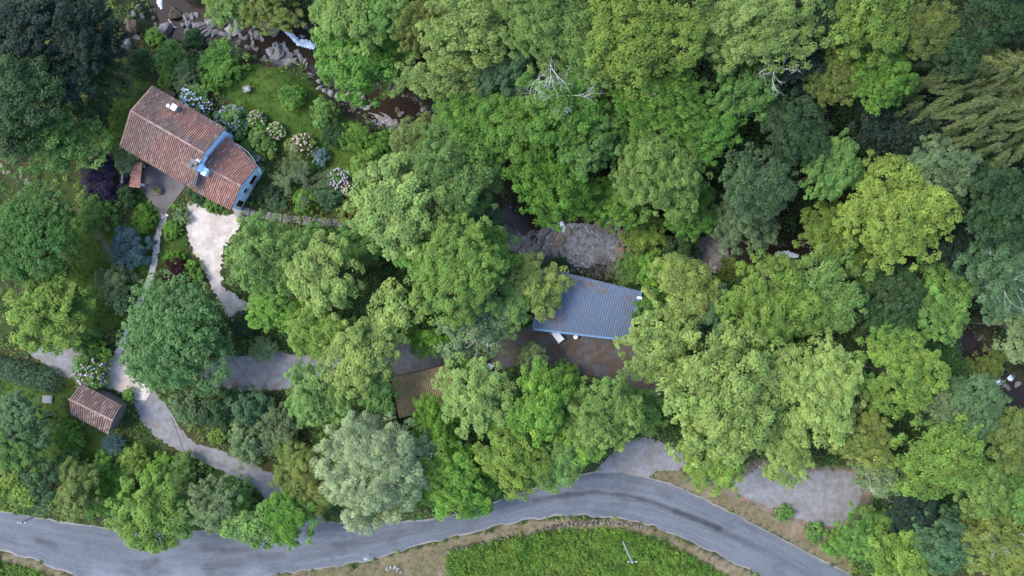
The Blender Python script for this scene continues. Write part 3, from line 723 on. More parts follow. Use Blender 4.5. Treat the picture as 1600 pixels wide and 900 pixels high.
# ------------------------------------------------------------------ garden and yard things
def round_planter(u, v):
    p = P(u, v, .06); t = thing('round_planter', 'round stone planter with pale green plants on the terrace', 'planter', (p.x, p.y, .06))
    MB().lathe((0, 0, 0), [(.50, 0), (.56, .35), (.58, .45), (.46, .45), (.44, .36), (.1, .35)], 18).build('bowl', m_stone, t)
    return t
planter = round_planter(248, 297.5)
# white table and stool in front of the hangar
p = G(871, 525); t = thing('garden_table', 'white rectangular garden table at the front of the blue shed', 'table', p, rz=math.radians(-52))
MB().box((0, 0, 0), (1, 0, 0), (0, 1, 0), -.75, .75, -.42, .42, .70, .74).build('tabletop', m_white_paint, t)
for sx in (-1, 1):
    for sy in (-1, 1): MB().tube([(sx * .62, sy * .34, .70), (sx * .84, sy * .52, 0)], .03, 6).build('leg', m_white_paint, t)
p = G(899, 526); t = thing('white_stool', 'round white stool beside the white garden table', 'stool', p)
MB().lathe((0, 0, .44), [(.2, 0), (.28, .02), (.28, .06), (.22, .08)], 18).build('seat', m_white_paint, t)
for k in range(3): an = k * 2.094; MB().tube([(.15 * math.cos(an), .15 * math.sin(an), .45), (.24 * math.cos(an), .24 * math.sin(an), 0)], .02, 5).build('leg', m_white_paint, t)
p = G(765, 572); t = thing('round_table', 'round white table at the edge of the brown yard', 'table', p)
m_enamel = mat_plain('pale_enamel', (.62, .68, .74), rough=.4, noise=.12, scale=3, bump=.03)
MB().lathe((0, 0, .7), [(.38, 0), (.42, .01), (.42, .05), (.39, .06)], 20).build('tabletop', m_enamel, t)
MB().tube([(0, 0, .05), (0, 0, .7)], .05, 8).build('pedestal', m_metal_grey, t)
MB().lathe((0, 0, 0), [(.3, 0), (.28, .04), (.06, .07)], 14).build('base', m_metal_grey, t)
# stone slabs on the lawn
p = G(388, 141); t = thing('stone_bird_bath', 'square grey stone bird bath on the lawn behind the cottage', 'bird bath', p, rz=.25)
MB().box((0, 0, 0), (1, 0, 0), (0, 1, 0), -.25, .25, -.25, .25, 0, .55).build('pedestal', m_stone, t)
MB().box((0, 0, .552), (1, 0, 0), (0, 1, 0), -.46, .46, -.40, .40, 0, .12).build('basin_slab', m_stone, t)
MB().lathe((.02, 0, .674), [(.24, 0), (.26, .03), (.2, .03), (.17, .01)], 14).build('bowl', m_metal_grey, t)
p = G(75.5, 623.5); t = thing('concrete_hatch', 'flat grey concrete hatch in the lawn left of the small shed', 'hatch', p, rz=-.08)
m_conc = mat_plain('grey_concrete', (.30, .31, .33), rough=.85, noise=.15, scale=3)
MB().box((0, 0, 0), (1, 0, 0), (0, 1, 0), -.62, .62, -.48, .48, -.1, .22).build('curb', m_conc, t); MB().box((0, 0, .222), (1, 0, 0), (0, 1, 0), -.52, .52, -.38, .38, 0, .05).build('lid', m_conc, t)
p = G(403, 247); t = thing('garden_box', 'small grey storage box behind the cottage wing', 'box', p, rz=-.5)
MB().box((0, 0, 0), (1, 0, 0), (0, 1, 0), -.5, .5, -.38, .38, 0, .6).build('body', m_metal_grey, t); MB().box((0, 0, .602), (1, 0, 0), (0, 1, 0), -.54, .54, -.42, .42, 0, .06).build('lid', m_conc, t)
p = G(490, 811); t = thing('teal_bin', 'teal bin under the trees at the roadside', 'bin', p, rz=.3)
m_teal = mat_plain('teal_plastic', (.03, .33, .30), rough=.45, noise=.1, scale=3, bump=.02)
MB().quadbox([(-.22, -.25, .05), (.22, -.25, .05), (.22, .25, .05), (-.22, .25, .05)], [(-.3, -.35, .95), (.3, -.35, .95), (.3, .35, .95), (-.3, .35, .95)]).build('body', m_teal, t)
MB().quadbox([(-.33, -.4, .953), (.33, -.4, .953), (.33, .38, .953), (-.33, .38, .953)], [(-.3, -.36, 1.03), (.3, -.36, 1.03), (.3, .34, 1.06), (-.3, .34, 1.06)]).build('lid', m_teal, t)
for sx in (-1, 1): MB().tube([(sx * .2, .27, .1), (sx * .28, .27, .1)], .1, 10).build('wheel', m_dark, t)
p = G(705, 313); t = thing('pale_dome', 'pale blue-white dome glimpsed between the tree crowns', 'dome', p)
MB().lathe((0, 0, 1.9), [(.66, 0), (.64, .12), (.5, .4), (.25, .58), (.03, .64)], 16).build('dome', m_enamel, t); MB().tube([(0, 0, -.1), (0, 0, 1.95)], .06, 7).build('pole', m_metal_grey, t)
# well head at the end of the narrow path
p = P(253, 338, .0); t = thing('stone_step', 'pale stone doorstep between terrace and white garden path', 'step', p, rz=-.75)
MB().box((0, 0, 0), (1, 0, 0), (0, 1, 0), -.42, .42, -.30, .30, -.1, .16).build('slab', mat_plain('pale_slab', (.5, .46, .42), rough=.85, noise=.15, scale=3), t)
# utility poles and wires
m_pole = mat_plain('bleached_pole', (.50, .55, .60), rough=.7, noise=.15, scale=4)
def pole(u, v, h, label, r=.13):
    p = G(u, v); t = thing('utility_pole', label, 'pole', p, group='utility poles beside the road')
    MB().tube([(0, 0, -.3), (0, 0, h * .5), (0, 0, h)], [r * 1.15, r, r * .8], 8).build('shaft', m_pole, t)
    MB().box((0, 0, h - .35), (1, 0, 0), (0, 1, 0), -.55, .55, -.05, .05, 0, .1).build('crossarm', m_metal_grey, t)
    for k in (-.45, 0, .45): MB().lathe((k, 0, h - .248), [(.05, 0), (.07, .06), (.04, .14)], 8).build('insulator', m_white_paint, t)
    return p + Vector((0, 0, h - .1))
pa = pole(973.5, 845.5, 7.0, 'grey utility pole standing in the green field'); pb = pole(75, 797, 5.0, 'grey utility pole leaning over the road at far left', .10)
m_wire = mat_plain('black_cable', (.02, .02, .022), rough=.5, noise=.1, scale=2, bump=0)
def wire(a, b_, sag, label, r=.022):
    a, b_ = Vector(a), Vector(b_)
    MB().tube([a.lerp(b_, k / 24) - Vector((0, 0, sag * 4 * (k / 24) * (1 - k / 24))) for k in range(25)], r, 5).build('overhead_cable', m_wire, None, label=label, category='cable', group='overhead cables')
wire(pa, P(560, 935, 7), .5, 'thin overhead cable running left across the field from the utility pole', .014)
wire(P(268, 652, 6), P(290, 712, 6), .05, 'black overhead cable crossing the driveway below the big round tree', .03)
wire(P(362, 560, 6), P(400, 612, 6), .05, 'black overhead cable crossing the gravel track right of the big tree', .03)
# roadside marker
p = G(576, 866); t = thing('road_marker', 'slim white marker post with small sign at the roadside', 'sign', p)
MB().tube([(0, 0, -.1), (0, 0, 1.9)], .05, 7).build('post', m_white_paint, t); MB().box((0, 0, 1.35), (1, 0, 0), (0, 1, 0), -.35, .35, .052, .08, 0, .4).build('sign_plate', m_white_paint, t)
# stone garden steps east of the house
st = thing('garden_steps', 'long flight of shallow stone steps with dark risers east of the cottage', 'steps', G(380, 332))
c = np.array([(380, 329), (398, 334), (420, 337), (445, 341), (470, 344), (500, 347), (530, 348), (562, 350)], float); ds = np.concatenate([[0], np.cumsum(np.linalg.norm(np.diff(c, axis=0), axis=1))])
k = 0; s = 0.0
while s < ds[-1]:
    u, v = np.interp(s, ds, c[:, 0]), np.interp(s, ds, c[:, 1]); w = R_.uniform(6.2, 8.5)
    p = G(u, v); q = G(np.interp(s + 1, ds, c[:, 0]), np.interp(s + 1, ds, c[:, 1])); d = (q - p); d.z = 0; d.normalize(); n = Vector((-d.y, d.x, 0)); hw = R_.uniform(.38, .58)
    MB().box((p.x, p.y, 0), d, n, -w / 25 * .93, w / 25 * .93, -hw, hw * R_.uniform(.8, 1.1), -.25, .10 + .05 * R_.random() ).build('step', m_stone, st); s += w * 1.08; k += 1
child_at(st)
p = [P(u, v, 0) for u, v in ((363, 326), (378, 316), (384, 330), (380, 345), (369, 338))]
MB().quadbox([(q.x, q.y, -.1) for q in p], [(q.x, q.y, .10) for q in p]).build('stone_landing', mat_plain('pale_flagstone', (.40, .38, .36), rough=.9, noise=.3, scale=3, bump=.5), kind='structure')
# potting bench etc. by the north wall
p = G(268, 146); t = thing('wooden_bench', 'weathered wooden bench against the back wall of the cottage', 'bench', p, rz=-.53)
for y in (-.18, 0, .18): MB().box((0, 0, .42), (1, 0, 0), (0, 1, 0), -.7, .7, y - .075, y + .075, 0, .05).build('seat_slat', m_wood, t)
for sx in (-.58, .58): MB().box((0, 0, 0), (1, 0, 0), (0, 1, 0), sx - .04, sx + .04, -.24, .24, 0, .418).build('leg', m_wood, t)

# ------------------------------------------------------------------ stones
m_rock = mat_plain('grey_rock', (.30, .285, .275), rough=.85, noise=.35, scale=2.2, bump=.7, color2=(.20, .185, .175), detail=9)
m_rockb = mat_plain('brown_mossy_rock', (.155, .105, .065), rough=.9, noise=.35, scale=2.2, bump=.7, color2=(.10, .09, .06), detail=9)
m_rockp = mat_plain('pale_rock', (.42, .40, .385), rough=.85, noise=.25, scale=2.2, bump=.6, color2=(.34, .315, .29), detail=9)
m_rockt = mat_plain('tan_rock', (.34, .27, .19), rough=.85, noise=.3, scale=2.2, bump=.7, color2=(.24, .19, .14), detail=9)
def rock_mesh(seed, mat, sub=3):
    import bmesh
    from mathutils import noise
    bm = bmesh.new(); bmesh.ops.create_icosphere(bm, subdivisions=sub, radius=1); r = random.Random(seed)
    cuts = [(Vector((r.gauss(0, 1), r.gauss(0, 1), r.gauss(.2, .8))).normalized(), r.uniform(.45, .8)) for _ in range(9)]
    off = Vector((r.random() * 50, r.random() * 50, r.random() * 50))
    for v in bm.verts:
        for n, d in cuts:
            k = v.co.dot(n)
            if k > d: v.co -= n * (k - d) * .85
        v.co *= 1 + .26 * noise.noise(v.co * 1.6 + off) + .10 * noise.noise(v.co * 4.5 + off)
    me = bpy.data.meshes.new('rock'); bm.to_mesh(me); bm.free(); me.materials.append(mat); return me
ROCKS = {k: [rock_mesh(s + 10 * i, mt) for s in range(5)] for i, (k, mt) in enumerate((('g', m_rock), ('b', m_rockb), ('p', m_rockp), ('t', m_rockt)))}
BIG = [(205, 42, 15, 'b', 'brown mossy boulder at the left end of the upper stream'), (275, 22, 14, 'b', 'rounded orange-brown boulder beside the small waterfall'), (262, 49, 14, 'g', 'broad grey slab boulder right of the leafy bank by the upper stream'),
       (262, 70, 9, 'p', 'smooth pale boulder nearest the cottage bank'), (331, 38, 9, 'p', 'rounded light boulder in the middle of the upper stream'), (365, 46, 11, 'p', 'long pale boulder lying slantwise in the upper stream'), (313, 41, 9, 'g', 'grey boulder just left of the rounded light boulder'),
       (198, 70, 13, 'g', 'dark grey flat boulder half buried under the garden bank'), (345, 24, 12, 'g', 'grey boulder against the overhanging leaves of the upper stream'), (424, 42, 15, 'g', 'rough grey boulder left of the white rapids'), (438, 84, 13, 'g', 'light grey boulder at the foot of the rapids'),
       (565, 150, 9, 'p', 'pale round boulder at the head of the dark brown pool'), (567, 162, 8, 'p', 'flat pale boulder on the near side of the dark pool'), (553, 173, 8, 'b', 'reddish brown boulder on the bank of the dark pool'), (622, 173, 6, 'b', 'small brown stone standing in the dark pool'),
       (795, 362, 16, 'g', 'grey layered boulder at the left of the gravel pool'), (874, 377, 11, 't', 'tan elongated boulder below the small fall'), (936, 352, 8, 't', 'small tan boulder under the overhanging leaves of the gravel pool'), (953, 358, 10, 't', 'brown and tan boulder left of the white spout'),
       (976, 370, 14, 't', 'large rounded tan boulder right of the white spout'), (989, 374, 13, 'g', 'tall grey-tan boulder at the right end of the gravel pool'), (998, 397, 8, 't', 'tan boulder beside the blue stream pool'), (1009, 402, 6, 't', 'small tan stone standing in the blue stream pool'),
       (1107, 366, 11, 't', 'tan boulder in the shaded gully left of the dark gap'), (1122, 371, 10, 't', 'mossy tan boulder in the shaded gully at the tree edge'), (1530, 578, 15, 'b', 'brown mossy boulder beside the deep blue pool')]
def rock(u, v, r, k, label, group, i, flat=.65):
    p = G(u, v); w = water_z(p.x, p.y); z = max(p.z, w - .02 if abs(p.z - w) < .6 else p.z); s = r / PXM * 1.12
    o = link('boulder' if r > 7 else 'stone', ROCKS[k][i % 5], None, (p.x, p.y, z + s * .12), (R_.uniform(-.2, .2), R_.uniform(-.2, .2), R_.uniform(0, 6.3)), (s * R_.uniform(.9, 1.25), s * R_.uniform(.75, 1.0), s * flat * R_.uniform(.8, 1.1)), label=label, category='boulder' if r > 7 else 'stone', group=group)
for i, (u, v, r, k, lab) in enumerate(BIG): rock(u, v, r, k, lab, 'boulders of the stream', i)
SMALL = {'small grey stone among the rocks of the upper stream': [(215, 12, 6), (208, 23, 6), (222, 26, 5), (213, 57, 6), (295, 38, 7), (316, 47, 5), (350, 40, 6), (352, 56, 7), (378, 58, 5), (386, 60, 5), (395, 60, 5), (376, 68, 5), (388, 75, 5), (395, 50, 6), (340, 52, 5), (325, 56, 5), (360, 62, 5), (235, 50, 5), (300, 60, 4)],
         'small grey stone below the white rapids': [(410, 60, 5), (425, 80, 6), (455, 85, 5), (465, 83, 6), (471, 92, 6), (478, 96, 5), (460, 98, 6), (450, 101, 6), (402, 78, 5), (432, 70, 5), (446, 70, 5), (415, 92, 5), (480, 104, 5), (474, 58, 5)],
         'small pale stone on the bank between rapids and dark pool': [(500, 138, 6), (507, 143, 5), (515, 146, 7), (525, 150, 6), (534, 152, 4), (545, 149, 6), (498, 128, 5), (486, 118, 5), (563, 135, 5), (573, 169, 5), (584, 162, 3)],
         'small stone at the right end of the dark pool': [(665, 170, 7), (681, 172, 5), (673, 177, 4), (655, 180, 4), (627, 179, 5)],
         'small rock at the left end of the gravel pool': [(812, 384, 7), (806, 378, 6), (822, 396, 7), (838, 386, 9), (846, 400, 9), (857, 393, 8), (866, 396, 9), (852, 362, 10), (835, 400, 6), (860, 376, 5), (868, 364, 5), (890, 362, 6), (900, 358, 5), (826, 380, 7), (845, 372, 8), (880, 388, 6), (830, 366, 7)],
         'small stone at the right end of the gravel pool': [(967, 392, 6), (975, 398, 6), (982, 392, 6), (962, 400, 5), (970, 404, 5), (981, 403, 5), (990, 390, 5), (957, 394, 4), (965, 384, 5), (985, 384, 5)],
         'small stone on the pale gravel beside the blue pool': [(1100, 400, 6), (1110, 409, 7), (1124, 402, 7), (1116, 418, 6), (1104, 420, 6), (1128, 412, 5), (1098, 388, 5)],
         'dark stone under the trees by the far rapids': [(1188, 418, 6), (1203, 424, 7), (1196, 432, 5), (1215, 428, 5), (1240, 412, 6), (1545, 606, 6), (1570, 604, 6), (1588, 600, 6)]}
SMALL['small grey stone among the rocks of the upper stream'] += [(R_.uniform(285, 410), 0, R_.uniform(4, 7)) for _ in range(34)]
SMALL['small grey stone among the rocks of the upper stream'] = [(u, v if v else float(np.interp(u, STREAM[:, 0], STREAM[:, 1])) + R_.uniform(-16, 26), r) for u, v, r in SMALL['small grey stone among the rocks of the upper stream']]
i = 0
for lab, L_ in SMALL.items():
    for u, v, r in L_:
        if 'rocks of the upper' in lab:
            lb = lab.replace('among the rocks of the upper stream', 'in the upper stream left of the rounded light boulder' if u < 322 else 'in the upper stream between the rounded and the long pale boulders' if u < 366 else 'in the upper stream right of the long pale boulder')
        else: lb = lab
        i += 1; rock(u, v, r, 't' if 'right end of the gravel' in lab and i % 2 else ('p' if 'pale' in lab else 'g'), lb, lb.replace('small ', '').replace('stone ', 'stones ').replace('rock ', 'rocks '), i)
# pebbles: one mass
tri = np.array([(1, 0, 0), (-.5, .87, 0), (-.5, -.87, 0), (.1, 0, .75)]); V = []; F = []; Cc = []
pu = rng.uniform(200, 1600, 60000); pv = rng.uniform(0, 640, 60000); px_, py_ = (pu - 800) / PXM, (450 - pv) / PXM
dd, ww, t_, sd_ = stream_dist(px_, py_); zb = ground_z(px_, py_); gm = np.zeros(len(pu), bool)
for p in (GRAVELBAR, GRAVEL2, GRAVEL3, GRAVEL4, GRAVEL5): gm |= inside(p, pu, pv)
keep = gm | ((dd > ww - .4) & (dd < ww + .9) & (rng.random(len(pu)) < .55)); px_, py_, zb, gm, t_ = px_[keep], py_[keep], zb[keep], gm[keep], t_[keep]
n = len(px_); s = rng.uniform(.06, .2, n); s[~gm] *= 1.5; zb = np.where(gm, bed_z(t_) + .30, zb); an = rng.uniform(0, 6.28, n)
base = np.array([(1, 0, 0), (0, 1, 0), (-1, 0, 0), (0, -1, 0), (.25, .1, .8)])
kx = 1 + rng.random(n)[:, None] * .5
X = base[None, :, 0] * kx; Y = np.repeat(base[None, :, 1], n, 0); Z = np.repeat(base[None, :, 2], n, 0)
Vp = np.stack([(X * np.cos(an)[:, None] - Y * np.sin(an)[:, None]) * s[:, None] + px_[:, None], (X * np.sin(an)[:, None] + Y * np.cos(an)[:, None]) * s[:, None] + py_[:, None], Z * s[:, None] + zb[:, None] - .02], -1).reshape(-1, 3)
Fp = (np.array([(0, 1, 4), (1, 2, 4), (2, 3, 4), (3, 0, 4)])[None] + 5 * np.arange(n)[:, None, None]).reshape(-1, 3)
cc = np.where(gm[:, None], np.array([.36, .37, .40]), np.array([.17, .155, .14])) * rng.uniform(.35, 1.5, n)[:, None]
link('stream_pebbles', mesh_np('stream_pebbles', Vp, Fp, mat_plain('pebble', None, rough=.8, noise=.2, scale=6, bump=.2, attr='col', spec=.3), col=np.repeat(cc, 5, 0)), kind='stuff', label='grey pebbles along the stream bed and its bars', category='pebbles')
# bleached log
p0, p1 = G(263, 30, .5), G(273, 43, .35)
MB().tube([p0, p0.lerp(p1, .5) + Vector((0, 0, .05)), p1, p1 + Vector((.35, -.02, 0))], [.07, .12, .14, .03], 7).build('bleached_log', mat_plain('bleached_wood', (.62, .58, .52), rough=.8, noise=.15, scale=4), None, label='bleached log lying across the brown boulder in the upper stream', category='log')
# dry-stone wall along the field, stepping stones, low stones
wall = thing('dry_stone_wall', 'low tumbled dry-stone wall between the road verge and the green field', 'wall', G(925, 820))
wp = np.array([(695, 862), (760, 846), (820, 833), (850, 826), (890, 818), (930, 816), (970, 818), (1002, 823), (1030, 832)], float); ds = np.concatenate([[0], np.cumsum(np.linalg.norm(np.diff(wp, axis=0), axis=1))]); s = 0.
while s < ds[-1]:
    u, v = np.interp(s, ds, wp[:, 0]), np.interp(s, ds, wp[:, 1]); den = 1 if 845 < u < 1005 else .3
    for dv in (-2.2, 2.2, 0):
        if R_.random() < den * .85:
            p = G(u + R_.uniform(-1.5, 1.5), v + dv + R_.uniform(-1, 1)); q = R_.uniform(.10, .21)
            link('wall_stone', ROCKS[R_.choice('ggbtb')][R_.randrange(5)], wall, Vector((p.x, p.y, q * .3 + (.18 if dv == 0 else 0))) - wall.location, (0, 0, R_.uniform(0, 6)), (q * 1.3, q * .9, q * .7))
    s += R_.uniform(3.5, 5.5)
sp = thing('stepping_stones', 'row of irregular pale stepping stones under the trees at far left', 'stepping stones', G(60, 296))
for i, (u, v) in enumerate([(2, 258), (6, 268), (13, 268), (24, 274), (33, 276), (41, 281), (42, 286), (49, 288), (59, 293), (67, 298), (75, 302), (82, 306), (72, 310), (84, 313), (90, 318), (97, 321), (76, 316)]):
    p = G(u, v); q = R_.uniform(.26, .44); link('paving_stone', ROCKS['t' if i % 3 else 'p'][i % 5], sp, Vector((p.x, p.y, .02)) - sp.location, (0, 0, R_.uniform(0, 6)), (q, q * .8, .09))
# litter on the dry verge: pale rubble
p = G(615, 890); t = thing('rubble_heap', 'small heap of white rubble on the dry grass by the road', 'rubble', p)
for k in range(9): q = R_.uniform(.1, .24); link('rubble_piece', ROCKS['p'][k % 5], t, (R_.uniform(-1.2, 1.4), R_.uniform(-.4, .4), q * .3), (0, 0, R_.uniform(0, 6)), (q * 1.5, q, q * .7))
# ------------------------------------------------------------------ plants
m_leaf = mat_leaf('leaves'); m_leaf_col = mat_leaf('ground_leaves', True)
m_bark = mat_plain('grey_bark', (.17, .145, .12), rough=.9, noise=.3, scale=5, bump=.4)
m_deadwood = mat_plain('bleached_dead_wood', (.66, .65, .62), rough=.8, noise=.2, scale=5, bump=.2, K=.6)

def unit(a): return a / np.maximum(np.linalg.norm(a, axis=-1, keepdims=True), 1e-9)
def leaf_quads(pos, nrm, tan, ln, wd, fold=.18):
    """a pointed leaf of four corners at each place"""
    tan = unit(tan - nrm * (tan * nrm).sum(-1, keepdims=True)); bi = np.cross(nrm, tan)
    ln = np.asarray(ln).reshape(-1, 1); wd = np.asarray(wd).reshape(-1, 1)
    a = pos - tan * ln * .5; c = pos + tan * ln * .5 - nrm * ln * .1
    b_ = pos + bi * wd * .5 + nrm * wd * fold - tan * ln * .05; d = pos - bi * wd * .5 + nrm * wd * fold - tan * ln * .05
    V = np.stack([a, b_, c, d], 1).reshape(-1, 3); F = np.arange(len(pos) * 4).reshape(-1, 4)
    return V, F

CLASSES = {'L': 6.2, 'M': 4.0, 'S': 2.1, 'X': 1.0}
KIND = {  # lobe count by class, lobe radius, crown height/radius, clump radius, leaf length, width/length, cover, spray alignment
    'A': dict(nl={'L': 20, 'M': 13, 'S': 7, 'X': 4}, lr=.29, zr=.75, cr=.62, leaf=.27, asp=.55, cover=6.2, align=.0, up=.75),
    'F': dict(nl={'L': 16, 'M': 11, 'S': 6, 'X': 4}, lr=.33, zr=.70, cr=.48, leaf=.235, asp=.55, cover=5.8, align=.0, up=.7),
    'D': dict(nl={'L': 9, 'M': 7, 'S': 5, 'X': 4}, lr=.50, zr=.80, cr=.50, leaf=.27, asp=.6, cover=6.0, align=.0, up=.8),
    'W': dict(nl={'L': 16, 'M': 10, 'S': 6, 'X': 4}, lr=.34, zr=.8, cr=.75, leaf=.40, asp=.2, cover=6.0, align=.85, up=.45),
    'S': dict(nl={'L': 12, 'M': 9, 'S': 6, 'X': 3}, lr=.44, zr=.75, cr=.36, leaf=.20, asp=.55, cover=5.0, align=.0, up=.7),
    'Y': dict(nl={'L': 16, 'M': 11, 'S': 7, 'X': 4}, lr=.30, zr=.7, cr=.55, leaf=.42, asp=.2, cover=5.5, align=.7, up=.5),
}
def crown_parts(kind, cls, seed):
    k = KIND[kind]; r = np.random.default_rng(seed * 77 + ord(kind) * 5 + ord(cls)); R = CLASSES[cls]; zr = R * k['zr']
    nl = k['nl'][cls]; i = np.arange(nl)
    rad = np.sqrt((i + .35) / nl) * (1 - k['lr'] * .72) * R * r.uniform(.78, 1.14, nl); ang = i * 2.39996 + r.uniform(-.5, .5, nl) + r.uniform(0, 6)
    lz = zr * np.sqrt(np.clip(1 - (rad / R) ** 2, .02, 1)) * r.uniform(.55, 1.0, nl) - k['lr'] * R * .55
    lobes = np.stack([rad * np.cos(ang), rad * np.sin(ang), lz], 1); lr = k['lr'] * R * r.uniform(.62, 1.35, nl)
    cl = []; cn = []
    cr = k['cr'] * min(1, R / 2.2)
    for c, q in zip(lobes, lr):
        n = max(7, int((q / cr) ** 2 * 3.1)); d = unit(r.normal(size=(n, 3))); d[:, 2] = np.abs(d[:, 2]) * np.where(r.random(n) < .8, 1, -.6)
        cl.append(c + d * (q * r.uniform(.62, 1.1, (n, 1))) * np.array([1, 1, .78])); cn.append(d)
    # leaves between and below the big lobes, and stray sprays that break the outline
    n = int(len(cl) and (R / cr) ** 2 * 1.5); a = r.uniform(0, 6.283, n); q = np.sqrt(r.random(n)) * .93; cl.append(np.stack([q * np.cos(a) * R, q * np.sin(a) * R, zr * np.sqrt(1 - q * q) * r.uniform(.35, .8, n) - k['lr'] * R * .3], 1)); cn.append(unit(cl[-1] + [0, 0, R * .4]))
    n = int(6 + R * 5); a = r.uniform(0, 6.283, n); q = r.uniform(.88, 1.13, n) * (.86 if kind == 'D' else 1); cl.append(np.stack([q * np.cos(a) * R, q * np.sin(a) * R, zr * r.uniform(-.15, .4, n)], 1)); cn.append(unit(cl[-1]))
    cl = np.concatenate(cl); cn = np.concatenate(cn); nc = len(cl)
    area = math.pi * R * R; la = k['leaf'] ** 2 * k['asp'] * .5; per = max(12, int(area / la * k['cover'] / nc))
    ci = np.repeat(np.arange(nc), per); n = len(ci); csz = r.uniform(.65, 1.3, nc) * cr
    d = unit(r.normal(size=(n, 3)) + cn[ci] * .6); d[:, 2] = np.where(d[:, 2] < -.25, -d[:, 2], d[:, 2])
    pos = cl[ci] + d * (csz[ci] * r.random(n) ** .42)[:, None] * np.array([1, 1, .7])
    nrm = unit(d * .55 + np.array([0, 0, k['up'] + .15]) + r.normal(size=(n, 3)) * .24)
    tan = unit(r.normal(size=(n, 3)) * (1 - k['align']) + (unit(cn[ci] * .7 + d)) * k['align'] + np.array([0, 0, -.15]))
    ln = k['leaf'] * r.uniform(.5, 1.4, n); V, F = leaf_quads(pos, nrm, tan, ln, ln * k['asp'])
    tint = np.clip(.5 + r.normal(0, .10, nc)[ci] + r.normal(0, .08, n), 0, 1)
    return V, F, np.repeat(tint, 4), lobes, lr, cl

def limbs_mesh(lobes, cl, R, seed, thick):
    r = random.Random(seed); mb = MB(); base = Vector((0, 0, -R * .55))
    for c in lobes:
        c = Vector(c); mid = base.lerp(c, .5) + Vector((r.uniform(-.1, .1) * R, r.uniform(-.1, .1) * R, -.08 * R))
        mb.tube([base, mid, c], [thick * .6, thick * .4, thick * .16], 5, cap=False)
        near = sorted(range(len(cl)), key=lambda j: (Vector(cl[j]) - c).length)[:26]
        for j in r.sample(near, min(7, len(near))):
            e = Vector(cl[j]); s = mid.lerp(c, r.uniform(.3, 1)); mb.tube([s, s.lerp(e, .55) + Vector((0, 0, .05 * R)), e + (e - c) * .12], [thick * .15, thick * .1, .012], 4, cap=False)
    return mb.mesh('limbs', m_bark, True)

def spray_crown(cls, seed, sweep=(0, 0), droop=.35, nb=46, leaf=.42, levels=1.6, flat=False):
    """conifer: boughs in tiers from a central stem, feathered with needles"""
    r = np.random.default_rng(seed); R = CLASSES[cls]; pos = []; tan = []; nrm = []; tint = []; twigs = MB()
    for b_ in range(nb):
        h = (b_ + .5) / nb; az = b_ * 2.39996 + r.uniform(-.4, .4); L = R * ((1 - h) ** .75 * .95 + .12) * r.uniform(.75, 1.1) if not flat else R * r.uniform(.6, 1.05)
        z0 = R * levels * (h - .35) if not flat else R * .25 * r.uniform(.2, 1)
        d0 = np.array([math.cos(az), math.sin(az), 0.]); d0[:2] += np.array(sweep) * (.75 if not flat else 0); d0 = unit(d0)
        m = 16; s = np.linspace(.08, 1, m); up = .18 * s - droop * s * s
        side = np.cross(d0, [0, 0, 1.]); bend = r.uniform(-.25, .25)
        st0 = np.array([*(r.normal(0, .33, 2) * R * .8), 0.]) * (1 if flat else 0); L = L * (.55 if flat else 1)
        path = st0[None] + d0[None] * (s * L)[:, None] + side[None] * (bend * s * s * L)[:, None]; path[:, 2] = z0 + up * L
        twigs.tube([tuple(p) for p in path[::5]], [.07 * R / 6, .05 * R / 6, .03 * R / 6, .012], 4, cap=False)
        bt = r.normal(0, .13)
        for sg in (-1, 1):
            for q in range(m):
                wl = L * .34 * (1 - s[q] * .75) * r.uniform(.6, 1.2); td = unit(side * sg * .8 + d0 * .85 + np.array([0, 0, -.12 - droop * .35])); cnt = max(3, int(wl / leaf * 5.5)); u = r.random(cnt)
                p = path[q][None] + td[None] * (u * wl)[:, None] + r.normal(0, .05 * L / 4, (cnt, 3)); pos.append(p)
                fd = unit(td[None] + r.normal(0, .33, (cnt, 3))); tan.append(fd); nrm.append(unit(np.array([0, 0, 1.]) + d0[None] * .3 + r.normal(0, .35, (cnt, 3)))); tint.append(.5 + bt + r.normal(0, .15, cnt))
    pos = np.concatenate(pos); tan = np.concatenate(tan); nrm = np.concatenate(nrm); tint = np.clip(np.concatenate(tint), 0, 1)
    ln = leaf * r.uniform(.6, 1.25, len(pos)); V, F = leaf_quads(pos, nrm, tan, ln, ln * .22)
    return V, F, np.repeat(tint, 4), twigs.mesh('limbs', m_bark)

